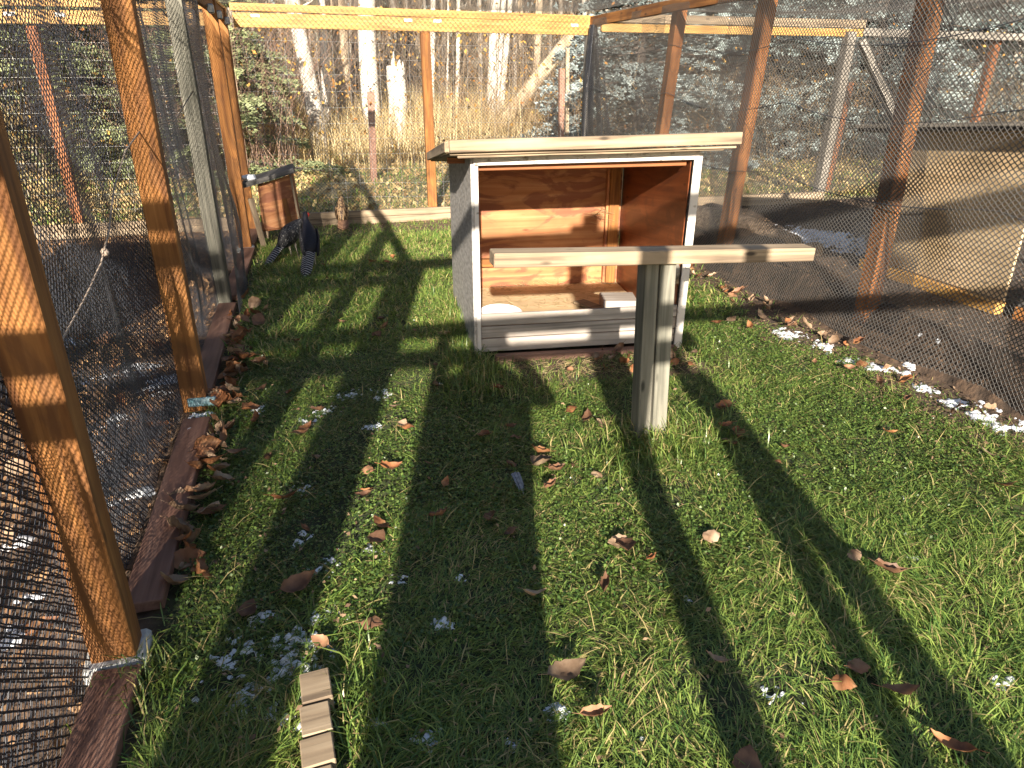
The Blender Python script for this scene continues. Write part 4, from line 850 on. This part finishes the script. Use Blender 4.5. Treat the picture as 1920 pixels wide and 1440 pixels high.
# ================================================================ GRASSES
def blades(name, P, Ln, Wd_, az, lean, col, mat, label, droop=0.5, cat='grass', twist=None):
    n = len(P); dx = np.stack([np.cos(az), np.sin(az), np.zeros(n)], 1); sx = np.stack([-np.sin(az), np.cos(az), np.zeros(n)], 1)
    up = np.array([[0,0,1.0]]); cl = np.cos(lean)[:, None]; sl_ = np.sin(lean)[:, None]; Ln_ = Ln[:, None]; w_ = Wd_[:, None]
    P1 = P+(dx*sl_+up*cl)*Ln_*0.5; l2 = lean+droop*rng.uniform(0.4, 1.6, n); P2 = P1+(dx*np.sin(l2)[:, None]+up*np.cos(l2)[:, None])*Ln_*0.5
    z_ = gz(P2[:, 0], P2[:, 1])+0.003; P2[:, 2] = np.maximum(P2[:, 2], z_)
    tw = rng.uniform(-0.6, 0.6, n)[:, None]; s1 = sx+up*tw
    Vv = np.stack([P-sx*w_*0.5, P+sx*w_*0.5, P1+s1*w_*0.5, P1-s1*w_*0.5, P2], 1).reshape(-1, 3); b_ = np.arange(n)*5
    Fq = b_[:, None]+np.array([[0,1,2,3]]); Ft = b_[:, None]+np.array([[3,2,4]])
    return tag(link(name, npmesh(name, Vv, [Fq, Ft], np.repeat(col, 5, axis=0)), mat), label, cat, kind='stuff')
def grass_cols(n, x, y, dry=0.13):
    t = rng.random((n, 1)); p = (0.5+0.5*fbm(x, y, 1.6, 9))[:, None]
    c = np.array([0.045,0.11,0.022])*(1-t)+np.array([0.26,0.34,0.075])*t
    c = c*(0.75+0.5*p); d_ = rng.random(n) < dry*(0.4+1.3*(0.5+0.5*fbm(x, y, 3.1, 12))); k = d_.sum(); c[d_] = np.array([0.44,0.36,0.16])*(0.6+0.6*rng.random((k, 1)))
    return c
def in_shelter(x, y):
    r = (x-o_.x)*rx_.x+(y-o_.y)*rx_.y; d = (x-o_.x)*dx_.x+(y-o_.y)*dx_.y
    return (r > 0.0) & (r < Wd) & (d > -0.01) & (d < Dp)
def lawn_pts(n, x0, x1, y0, y1, dens=True):
    x = rng.uniform(x0, x1, n); y = rng.uniform(y0, y1, n); k = ~in_shelter(x, y)
    k &= ~((x > -0.17) & (x < -0.09) & (y > 1.2) & (y < 1.61))
    e = 2.80+0.22*fbm(x, y, 2.2, 4)+0.1*fbm(x, y, 7, 6); k &= (x < e) | (rng.random(n) < np.clip(1-(x-e)*3.5, 0.10, 1))*(x < 3.27)
    k &= (x > -0.56) | (rng.random(n) < 0.25); e = 7.9+0.25*fbm(x, y, 2.2, 4); k &= (y < e) | (rng.random(n) < 0.25)
    # worn, trampled spot in front of the shelter
    r = (x-o_.x)*rx_.x+(y-o_.y)*rx_.y; d = (x-o_.x)*dx_.x+(y-o_.y)*dx_.y
    k &= ~((r > 0.1) & (r < 1.35) & (d > -0.42) & (d < 0) & (rng.random(n) < 0.75))
    k &= ~((fbm(x, y, 5.3, 44) < -0.35) & (rng.random(n) < 0.55))
    k &= ~((smask(x, y) > 0.02) & (rng.random(n) < 0.62))
    x = x[k]; y = y[k]
    return x, y
n0 = 250000; x, y = lawn_pts(n0, -0.62, 3.3, 0.75, 4.3); n = len(x); clump = fbm(x, y, 2.6, 20); len_ = (0.028+0.034*rng.random(n))*(1+0.75*clump)
len_ *= 0.72+0.85*np.exp(-((y-0.9)/1.5)**2)
az = np.where(rng.random(n) < 0.5, rng.random(n)*2*PI, rng.normal(0, 0.7, n)+3.5*fbm(x, y, 3.3, 22)); blades('lawn_grass', np.stack([x, y, gz(x, y)-0.002], 1), len_, 0.0020+0.0020*rng.random(n), az, rng.uniform(0.75, 1.5, n), grass_cols(n, x, y), M_grass, 'short green lawn grass in the near half of the pen', 0.45)
n0 = 120000; x, y = lawn_pts(n0, -0.62, 3.3, 4.3, 8.5); n = len(x); len_ = (0.04+0.045*rng.random(n))*(1+0.5*fbm(x, y, 2.6, 20)); az = rng.random(n)*2*PI
blades('lawn_grass', np.stack([x, y, gz(x, y)-0.002], 1), len_, 0.004+0.004*rng.random(n), az, rng.uniform(0.4, 1.45, n), grass_cols(n, x, y, 0.18)*1.15, M_grass, 'green lawn grass in the far half of the pen', 0.45)
# long tufts at the shelter, perch and posts
def tufts(name, spots, label):
    X = []; Y = []; Lh = []
    for (cx, cy, sx_, sy_, m, L_) in spots: X.append(rng.normal(cx, sx_, m)); Y.append(rng.normal(cy, sy_, m)); Lh.append(rng.uniform(0.5, 1.3, m)*L_)
    x = np.concatenate(X); y = np.concatenate(Y); L_ = np.concatenate(Lh); k = ~in_shelter(x, y) & ~((x > -0.23) & (x < -0.08) & (y > 1.18) & (y < 1.63)); x = x[k]; y = y[k]; L_ = L_[k]; n = len(x)
    blades(name, np.stack([x, y, gz(x, y)], 1), L_, 0.0028+0.002*rng.random(n), rng.random(n)*2*PI, rng.uniform(0.1, 0.9, n), grass_cols(n, x, y, 0.14), M_grass, label, 0.9)
tufts('long_grass', [(0.80,3.9,0.07,0.16,900,0.15),(0.85,4.5,0.06,0.3,900,0.14),(0.75,3.6,0.12,0.1,500,0.13),(0.9,5.1,0.05,0.2,400,0.12),(1.43,2.70,0.10,0.10,900,0.14),(1.62,2.72,0.12,0.12,500,0.13),(1.0,3.5,0.2,0.12,500,0.09),(-0.62,1.75,0.05,0.08,300,0.10),(1.2,2.6,0.15,0.12,400,0.11),(-0.03,1.45,0.05,0.14,300,0.13),(2.2,3.75,0.1,0.15,250,0.08),(-0.6,3.55,0.03,0.1,120,0.09)], 'longer grass tufts around the shelter corner and the perch post')
x, y = lawn_pts(5200, -0.6, 3.2, 0.8, 8.3); n = len(x); blades('long_grass', np.stack([x, y, gz(x, y)], 1), 0.10+0.07*rng.random(n), 0.0022+0.0015*rng.random(n), rng.random(n)*2*PI, rng.uniform(0.9, 1.4, n), grass_cols(n, x, y, 0.45), M_grass, 'long loose blades lying across the lawn', 0.3)
# creeping clover like leaves
x, y = lawn_pts(120000, -0.6, 3.2, 1.7, 5.6); k = fbm(x, y, 1.3, 30) > -0.35; x = x[k]; y = y[k]; n = len(x)
c = (np.array([0.035,0.08,0.018])+rng.random((n, 1))*np.array([0.13,0.16,0.035])); s_ = 0.0035+0.005*rng.random(n)
P = np.stack([x, y, gz(x, y)+0.008+0.022*rng.random(n)], 1); D = rng.normal(0, 1, (n, 3))*np.array([1,1,0.35]); D /= np.linalg.norm(D, axis=1, keepdims=True); U = np.cross(D, rng.normal(0, 0.35, (n, 3))+np.array([0,0,1])); U /= np.linalg.norm(U, axis=1, keepdims=True)
Vv = np.stack([P-D*s_[:, None], P+U*s_[:, None]*0.75, P+D*s_[:, None], P-U*s_[:, None]*0.75], 1).reshape(-1, 3)
tag(link('clover', npmesh('clover', Vv, np.arange(n*4).reshape(-1, 4), np.repeat(c, 4, axis=0)), M_grass), 'low creeping clover leaves among the grass', 'clover', kind='stuff')
# short grass and litter beyond the back fence
n = 52000; x = rng.uniform(-9, 16, n); y = 8.75+rng.random(n)**1.2*9.5; k = fbm(x, y, 1.1, 33) > -0.35; x = x[k]; y = y[k]; n = len(x)
c = grass_cols(n, x, y, 0.5)*1.35; blades('verge_grass', np.stack([x, y, gz(x, y)], 1), 0.06+0.10*rng.random(n), 0.008+0.008*rng.random(n), rng.random(n)*2*PI, rng.uniform(0.3, 1.2, n), c, M_grass, 'patchy green grass on the verge beyond the back fence', 0.5)
n = 30000; x = rng.uniform(-10, 17, n); y = 8.8+rng.random(n)*11; P = np.stack([x, y, gz(x, y)+0.01+0.05*rng.random(n)], 1)
quad = quadcloud(n, lambda rg, m: P, lambda rg, m: 0.02+0.03*rg.random(m), mixc((0.28,0.17,0.08), (0.60,0.46,0.22)), 'leaf_litter', M_leaf, 0.7, 7); tag(quad, 'pale fallen leaves scattered beyond the back fence', 'leaves', kind='stuff')
# tall dry grass
n = 120000; x = rng.uniform(-13, 18, n); y = 13.2+rng.random(n)**0.7*9; k = (rng.random(n) < np.clip(0.45+0.6*fbm(x, y, 0.9, 35), 0.12, 1)) & ~((x > 4.2) & (y < 16)); x = x[k]; y = y[k]; n = len(x)
c = np.array([0.46,0.34,0.16])+rng.random((n, 1))*np.array([0.34,0.33,0.24]); hh = rng.uniform(0.45, 1.35, n)*(1+0.45*fbm(x, y, 1.2, 37))
blades('tall_dry_grass', np.stack([x, y, gz(x, y)], 1), hh, 0.006+0.010*rng.random(n), rng.random(n)*2*PI, rng.uniform(0.02, 0.55, n), c, M_dry, 'tall straw coloured grass in front of the poplar trunks', 0.35)
# litter in the side runs
def scatter_litter(name, n, xr, yr, label, c1, c2, size=(0.008, 0.02), seed=50):
    rg = np.random.default_rng(seed); x = rg.uniform(*xr, n); y = rg.uniform(*yr, n); P_ = np.stack([x, y, gz(x, y)+0.006+0.012*rg.random(n)], 1)
    D = rg.normal(0, 1, (n, 3))*np.array([1,1,0.3]); D /= np.linalg.norm(D, axis=1, keepdims=True); U = np.cross(D, rg.normal(0, 0.4, (n, 3))+np.array([0,0,1])); U /= np.linalg.norm(U, axis=1, keepdims=True)
    s_ = rg.uniform(*size, n)[:, None]; Vv = np.stack([P_-D*s_, P_+U*s_*0.5, P_+D*s_, P_-U*s_*0.5], 1).reshape(-1, 3)
    cc = np.array(c1)+(np.array(c2)-np.array(c1))*rg.random((n, 1)); return tag(link(name, npmesh(name, Vv, np.arange(n*4).reshape(-1, 4), np.repeat(cc, 4, axis=0)), M_leaf), label, 'litter', kind='stuff')
scatter_litter('leaf_litter', 15000, (-4.0, -0.76), (1.0, 8.5), 'crushed brown leaves covering the ground of the left pen', (0.14,0.07,0.035), (0.46,0.28,0.14), (0.010, 0.034), 51)
scatter_litter('leaf_litter', 9000, (3.35, 8.0), (1.0, 8.4), 'straw bits and crumbs over the dark mud of the right run', (0.10,0.06,0.04), (0.30,0.21,0.13), (0.006, 0.022), 52)
scatter_litter('soil_crumbs', 5000, (2.7, 3.3), (2.0, 8.4), 'crumbs of bare earth along the foot of the right net', (0.09,0.06,0.04), (0.24,0.16,0.10), (0.004, 0.014), 53)
def lawn_litter():
    rg = np.random.default_rng(77); n = 2600; x = rg.uniform(-0.6, 3.2, n); y = 0.9+7.3*rg.random(n)**1.2; k = ~in_shelter(x, y) & ((rg.random(n) < 0.35) | (x < 0.1) | (x > 2.7)); x = x[k]; y = y[k]; n = len(x)
    P_ = np.stack([x, y, gz(x, y)+0.012+0.02*rg.random(n)], 1); D = rg.normal(0, 1, (n, 3))*np.array([1,1,0.4]); D /= np.linalg.norm(D, axis=1, keepdims=True); U = np.cross(D, rg.normal(0, 0.5, (n, 3))+np.array([0,0,1])); U /= np.linalg.norm(U, axis=1, keepdims=True)
    s_ = rg.uniform(0.004, 0.013, n)[:, None]; Vv = np.stack([P_-D*s_, P_+U*s_*0.6, P_+D*s_, P_-U*s_*0.6], 1).reshape(-1, 3); cc = np.array([0.14,0.08,0.05])+np.array([0.26,0.19,0.12])*rg.random((n, 1))
    tag(link('leaf_bits', npmesh('leaf_bits', Vv, np.arange(n*4).reshape(-1, 4), np.repeat(cc, 4, axis=0)), M_leaf), 'small broken bits of leaf scattered in the lawn', 'litter', kind='stuff')
lawn_litter()
def strewn(name, n, fn, label, seed, col=((0.35,0.25,0.12), (0.65,0.52,0.30)), L_=(0.02, 0.08)):
    rg = np.random.default_rng(seed); P_ = fn(rg, n); a = rg.random(n)*2*PI; l_ = rg.uniform(*L_, n)[:, None]; D = np.stack([np.cos(a), np.sin(a), rg.normal(0, 0.25, n)], 1)
    Vv, Ff = tube_np(P_, P_+D*l_, 0.0012, 0.0008, 3); cc = np.array(col[0])+(np.array(col[1])-np.array(col[0]))*rg.random((n, 1))
    return tag(link(name, npmesh(name, Vv, Ff, np.repeat(cc, 6, axis=0)), M_straw), label, 'straw', kind='stuff')
def infloor(rg, n):
    r = rg.uniform(0.05, Wd-0.08, n); d = Dp-0.08-rg.random(n)**1.8*0.6
    return np.array([sp(a, b_, 0.085+0.01*q)[:] for a, b_, q in zip(r, d, rg.random(n))])
strewn('straw', 500, infloor, 'straw and wood shavings scattered on the shelter floor', 61)
def nestp(rg, n): return np.array([sp(Wd-0.16+rg.normal(0, 0.035), Dp-0.06-0.04*rg.random(), 0.62+rg.normal(0, 0.035))[:] for _ in range(n)])
strewn('straw_wisp', 70, nestp, 'wisps of dry straw caught on the back corner stud', 62, L_=(0.03, 0.11))
def frontp(rg, n): return np.array([(lambda q: (q.x, q.y, float(gz(q.x, q.y))+0.015))(sp(rg.uniform(0.1, 1.3), -0.05-0.3*rg.random(), 0)) for _ in range(n)])
strewn('straw', 420, frontp, 'broken straw on the worn earth before the shelter', 63)

# ================================================================ SNOW PATCHES
def snow(name, x0, x1, y0, y1, mask, label, st=0.012, h=0.012):
    xs = np.arange(x0, x1, st); ys = np.arange(y0, y1, st); X, Y = np.meshgrid(xs, ys)
    m = mask(X, Y); z = gz(X, Y)-0.006+np.clip(m, 0, 0.5)*2*h*(1+0.3*fbm(X, Y, 30, 3)); nx_ = len(xs)
    ok = m > 0; ii = (np.arange(len(ys)-1)[:, None]*nx_+np.arange(nx_-1)[None]); q = ok[:-1, :-1] | ok[1:, :-1] | ok[:-1, 1:] | ok[1:, 1:]
    ii = ii[q]; F_ = np.stack([ii, ii+1, ii+nx_+1, ii+nx_], 1); Vv = np.stack([X, Y, z], -1).reshape(-1, 3)
    used = np.unique(F_); mp = np.zeros(len(Vv), int); mp[used] = np.arange(len(used))
    return tag(link(name, npmesh(name, Vv[used], mp[F_], smooth=True), M_snow), label, 'snow', kind='stuff')
snow('snow_patch', -0.6, 3.2, 0.9, 4.4, smask, 'thin remnants of old snow lying in the lawn', st=0.008, h=0.020)
snr = [G(*p)+(r_,) for p, r_ in (((1900,800),0.10),((1850,785),0.14),((1800,755),0.12),((1740,725),0.10),((1690,700),0.10),((1640,690),0.10),((1590,680),0.08),((1540,650),0.12),((1480,630),0.12),((1880,800),0.10),((1700,690),0.08))]
snow('snow_patch', 2.6, 3.45, 1.8, 5.2, lambda X, Y: spots(X, Y, snr)+0.35*fbm(X, Y, 17, 5)+0.35*fbm(X, Y, 66, 8)-0.02, 'strip of crusted snow along the foot of the right net', h=0.020)
snow('snow_patch', 4.4, 6.3, 5.2, 7.4, lambda X, Y: 0.75-np.hypot((X-5.25)/0.55, (Y-6.3)/0.85)*0.75+0.35*fbm(X, Y, 10, 5)+0.2*fbm(X, Y, 30, 8)-0.1, 'patch of snow on the dark ground of the right run', h=0.02, st=0.02)
snl = [G(*p)+(r_,) for p, r_ in (((30,1010),0.08),((240,930),0.12),((60,1120),0.06),((250,700),0.25),((300,720),0.2),((215,790),0.12),((140,640),0.2),((20,1200),0.08),((170,860),0.1),((120,960),0.06))]
snow('snow_patch', -2.6, -0.76, 1.3, 5.5, lambda X, Y: spots(X, Y, snl)+0.40*fbm(X, Y, 14, 5)+0.25*fbm(X, Y, 40, 8)-0.12, 'patches of snow on the leaf litter of the left pen', h=0.018)
snow('snow_patch', -0.74, -0.60, 3.2, 3.58, lambda X, Y: 0.3+0.4*fbm(X, Y, 30, 8)-np.abs(X+0.672)*5, 'dusting of snow on the base plank below the teal block', h=0.055, st=0.006)

# ================================================================ FALLEN LEAVES
def leaf_mesh(name, L_, W_, curl, fold, seed, cut=False):
    rg = random.Random(seed); bm = bmesh.new(); n = 9; rows = []
    for i in range(n+1):
        t = i/n; w_ = W_*math.sin(PI*t**0.8)**0.85*(1+0.10*math.sin(t*23+seed)) if 0 < i < n else 0.002
        x_ = (t-0.5)*L_; zc = curl*L_*(t-0.5)**2*2+0.004*math.sin(t*9+seed); row = []
        for s_ in (-1, -0.5, 0, 0.5, 1):
            row.append(bm.verts.new((x_+rg.uniform(-1, 1)*0.002, s_*w_*0.5+rg.uniform(-1, 1)*0.0015, zc+fold*abs(s_)**1.5*w_*(1+0.35*math.sin(t*9+s_*3+seed))+0.002*rg.uniform(-1, 1))))
        rows.append(row)
    for a, c_ in zip(rows[:-1], rows[1:]):
        for j in range(4): bm.faces.new((a[j], c_[j], c_[j+1], a[j+1]))
    # stalk
    p = rows[0][2].co.copy(); q = p+Vector((-L_*0.25, 0.01*rg.uniform(-1, 1), 0.008))
    s1 = [bm.verts.new(p+Vector((0, d_, e_))) for d_, e_ in ((-0.0012,0),(0.0012,0),(0,0.002))]; s2 = [bm.verts.new(q+Vector((0, d_*0.8, e_))) for d_, e_ in ((-0.0012,0),(0.0012,0),(0,0.002))]
    for j in range(3): bm.faces.new((s1[j], s1[(j+1) % 3], s2[(j+1) % 3], s2[j]))
    me = bpy.data.meshes.new(name); bm.to_mesh(me); bm.free(); me.shade_smooth(); return me
LM = []
for mi in range(3):
    for q, (L_, W_, cu, fo) in enumerate(((0.105,0.070,0.30,0.10),(0.09,0.068,-0.25,-0.10),(0.115,0.056,0.55,0.28),(0.10,0.072,0.25,0.38),(0.11,0.040,0.5,0.75))):
        me = leaf_mesh('fallen_leaf', L_, W_, cu, fo, mi*7+q); me.materials.append(M_lf[mi]); LM.append(me)
GRP = 'fallen leaves on the lawn'
def leaf(px, py, size, rz, mi, q, label=None, z=0.03, tilt=None):
    x_, y_ = G(px, py, z); me = LM[mi*5+q]; o = bpy.data.objects.new('fallen_leaf', me); COL.objects.link(o)
    o.location = (x_, y_, float(gz(x_, y_))+z); t_ = tilt or (random.uniform(-0.45, 0.45), random.uniform(-0.3, 0.3)); o.rotation_euler = (t_[0], t_[1], rz); o.scale = (size,)*3
    return tag(o, label or 'dry brown leaf lying on the lawn among others', 'leaf', GRP)
big = [(1065,1252,1.15,0.1,0,0,'large tan leaf with a split edge in the sunlight near the bottom centre'),(1120,885,0.75,1.2,0,1,'pale rounded leaf on the sunny lawn left of the perch shadow'),
       (1018,868,1.25,0.5,0,3,'curled clump of pale leaves below the shelter front'),(1172,1022,1.05,1.4,1,3,'dark curled leaf with a tan edge beside the perch shadow'),(1335,1003,0.85,0.1,0,1,'tan leaf with a reddish centre right of the perch shadow'),
       (1603,1043,0.65,0.0,0,1,'small tan leaf resting near a twig on the right lawn'),(1665,1075,0.95,-0.5,1,4,'narrow brown stalk like leaf on the right lawn'),(1138,1095,0.85,1.1,1,4,'narrow rolled brown leaf standing between two shadows'),
       (1003,1113,0.72,0.0,0,2,'small curled leaf right on the edge of the long shadow'),(1115,1335,0.8,0.0,1,4,'rolled reddish leaf beside the snow patch at the bottom centre'),(560,1098,1.15,0.5,1,2,'brown leaf with a pointed tail beside the snow on the left lawn'),
       (707,1012,0.9,1.0,1,0,'brown leaf tipped up at the top of the sunny stripe'),(697,1163,0.8,-0.3,1,1,'brown leaf at the lower end of the sunny stripe'),(730,878,0.95,0.4,2,2,'orange brown leaf crossing the sunny stripe'),(765,797,0.8,0.1,2,1,'flat pink brown leaf high in the sunny stripe'),
       (535,935,0.95,0.4,2,2,'long curled orange leaf on the left lawn'),(470,768,1.1,0.7,2,3,'bright orange leaf with snow beside the teal block'),(1582,1278,0.75,-0.7,2,1,'small red brown leaf in the double shadow'),(1612,1245,0.85,-0.1,1,1,'dark rounded leaf in the double shadow at the lower right'),
       (1690,1297,1.0,-0.2,1,0,'dark leaf with a lit tip right of the double shadow'),(824,969,0.7,0.0,1,4,'thin brown leaf in the middle of the long shadow'),(920,970,0.75,1.3,1,3,'crumpled dark leaf in the middle of the long shadow'),(957,990,0.7,0.4,1,1,'darkest crumpled leaf in the long shadow')]
for (px, py, s_, rz, mi, q, lb) in big: leaf(px, py, s_, rz, mi, q, lb, z=0.04)
oth = [(935,722,.7),(570,803,.8),(566,815,.8),(505,868,.8),(590,860,.6),(540,733,.6),(495,730,.7),(600,772,.7),(430,805,.9),(478,782,.8),(490,683,1),(500,688,.8),(820,718,.7),(815,680,.5),(757,795,.7),(1105,780,.9),(1125,795,.9),(1070,760,.8),
       (905,815,.7),(955,800,.6),(970,812,.6),(960,868,.6),(1030,915,.8),(1010,850,.9),(1040,880,.9),(685,880,.7),(715,985,.8),(690,925,.5),(685,930,.6),(570,990,.5),(465,1145,.8),(1475,843,.6),(1355,765,.8),(1360,800,.7),(1385,815,.9),(1365,825,.8),
       (1430,635,.7),(1405,610,.8),(1370,600,.8),(1340,608,.7),(1345,765,.6),(1375,830,.6),(1160,1010,.8),(1455,868,.4),(800,865,.5),(1665,810,.6),(1620,680,.8),(1590,690,.7),(1650,720,.8),(1700,750,.6),(1340,1240,.6),(1400,1435,1),(1780,1400,.9),(1225,1045,.5),
       (600,1200,.6),(740,763,.5),(835,630,.8),(780,620,.5),(715,600,.8),(725,615,.8),(710,630,.9),(640,605,.5),(560,640,.6),(695,495,.8),(725,490,.7),(740,485,.7),(760,470,.5),(610,495,.5),(830,905,.6),(1080,870,.5),(1735,540,.6),(1850,850,.8),(1880,915,.7),(1530,680,.5)]
OTH = []
for k, (px, py, s_) in enumerate(oth): OTH.append(leaf(px+random.uniform(-4, 4), py+random.uniform(-3, 3), s_, random.uniform(0, PI), random.choice((0,1,1,2)), random.randrange(5)))
BIG = len(big)
# drifts of leaves along the left plank and the right net
def drift(n, fn, label, grp, sz=(0.7, 1.25)):
    for k in range(n):
        x_, y_ = fn(k); me = random.choice(LM); o = bpy.data.objects.new('fallen_leaf', me); COL.objects.link(o)
        o.location = (x_, y_, float(gz(x_, y_))+random.uniform(0.012, 0.06)); o.rotation_euler = (random.uniform(-0.9, 0.9), random.uniform(-0.8, 0.8), random.uniform(0, 2*PI)); o.scale = (random.uniform(*sz),)*3
        tag(o, label, 'leaf', grp)
def f1(k):
    y_ = random.choice((random.uniform(1.9, 3.4), random.uniform(3.6, 5.6), random.uniform(3.6, 5.2))); return random.gauss(-0.56+0.02*math.sin(y_*5), 0.045), y_
drift(100, f1, 'dry leaf in the drift heaped beside the left base plank', 'leaves drifted along the left plank')
drift(46, lambda k: (random.gauss(3.10, 0.06), random.uniform(2.3, 6.6)), 'dry leaf in the line blown against the right net', 'leaves blown against the right net', (0.6, 1.0))
drift(60, lambda k: (random.uniform(-2.6, -0.8), random.uniform(1.4, 6.5)), 'brown leaf on the ground of the left pen', 'leaves on the ground of the left pen', (0.8, 1.3))
drift(22, lambda k: (lambda q: (q.x, q.y))(sp(random.uniform(0.3, 1.3), random.uniform(-0.35, -0.05), 0)), 'crumpled leaf on the worn earth before the shelter', 'leaves before the shelter', (0.5, 0.9))
LMK = {'the foot of the perch post': (1.42, 2.70), 'the left front corner of the shelter': (0.86, 3.95), 'the right front corner of the shelter': (2.15, 3.82), 'the teal block by the second left post': (-0.66, 3.63),
       'the foot of the nearest left post': (-0.70, 1.86), 'the end of the wooden step': (-0.15, 1.6), 'the grey feather': (0.75, 2.45), 'the black pheasant': (-0.08, 6.56), 'the foot of the nearest red post': (3.4, 3.5), 'the stalk like leaf': (1.93, 1.93), 'the foot of the grey green left post': (-0.73, 5.55)}
CW = {0: 'tan', 1: 'brown', 2: 'rust coloured'}; SW = ('flat oval', 'rounded', 'curled', 'cupped', 'narrow folded')
ORD = ('nearest', 'second nearest', 'third nearest', 'fourth nearest', 'fifth nearest', 'sixth nearest', 'seventh nearest', 'eighth nearest', 'ninth nearest', 'tenth nearest', 'eleventh nearest', 'twelfth nearest', 'thirteenth nearest', 'fourteenth nearest', 'fifteenth nearest', 'sixteenth nearest')
buckets = {}
for o in OTH:
    lk = min(LMK, key=lambda q: math.hypot(o.location.x-LMK[q][0], o.location.y-LMK[q][1])); mi_ = LM.index(o.data)
    buckets.setdefault((lk, mi_//5, mi_ % 5), []).append((math.hypot(o.location.x-LMK[lk][0], o.location.y-LMK[lk][1]), o))
for (lk, ci, si), lst in buckets.items():
    lst.sort(key=lambda q: q[0])
    for r_, (_, o) in enumerate(lst): o['label'] = ('%s %s leaf closest to %s' % (SW[si], CW[ci], lk)) if r_ == 0 else ('%s %s leaf, %s to %s' % (SW[si], CW[ci], ORD[r_], lk))
# grey feather on the lawn
fx, fy = G(972, 915)
ft = featherfan('feather', (fx, fy+0.05, 0.045), (fx+0.005, fy-0.06, 0.04), 0.02, 0.014, 0.004, 3, plain('grey_feather', (0.10,0.12,0.16), (0.25,0.28,0.34), 60, 0.6, 0.1, 0.001), None, 0.0)
tag(ft, 'single grey feather lying on the shaded lawn', 'feather')
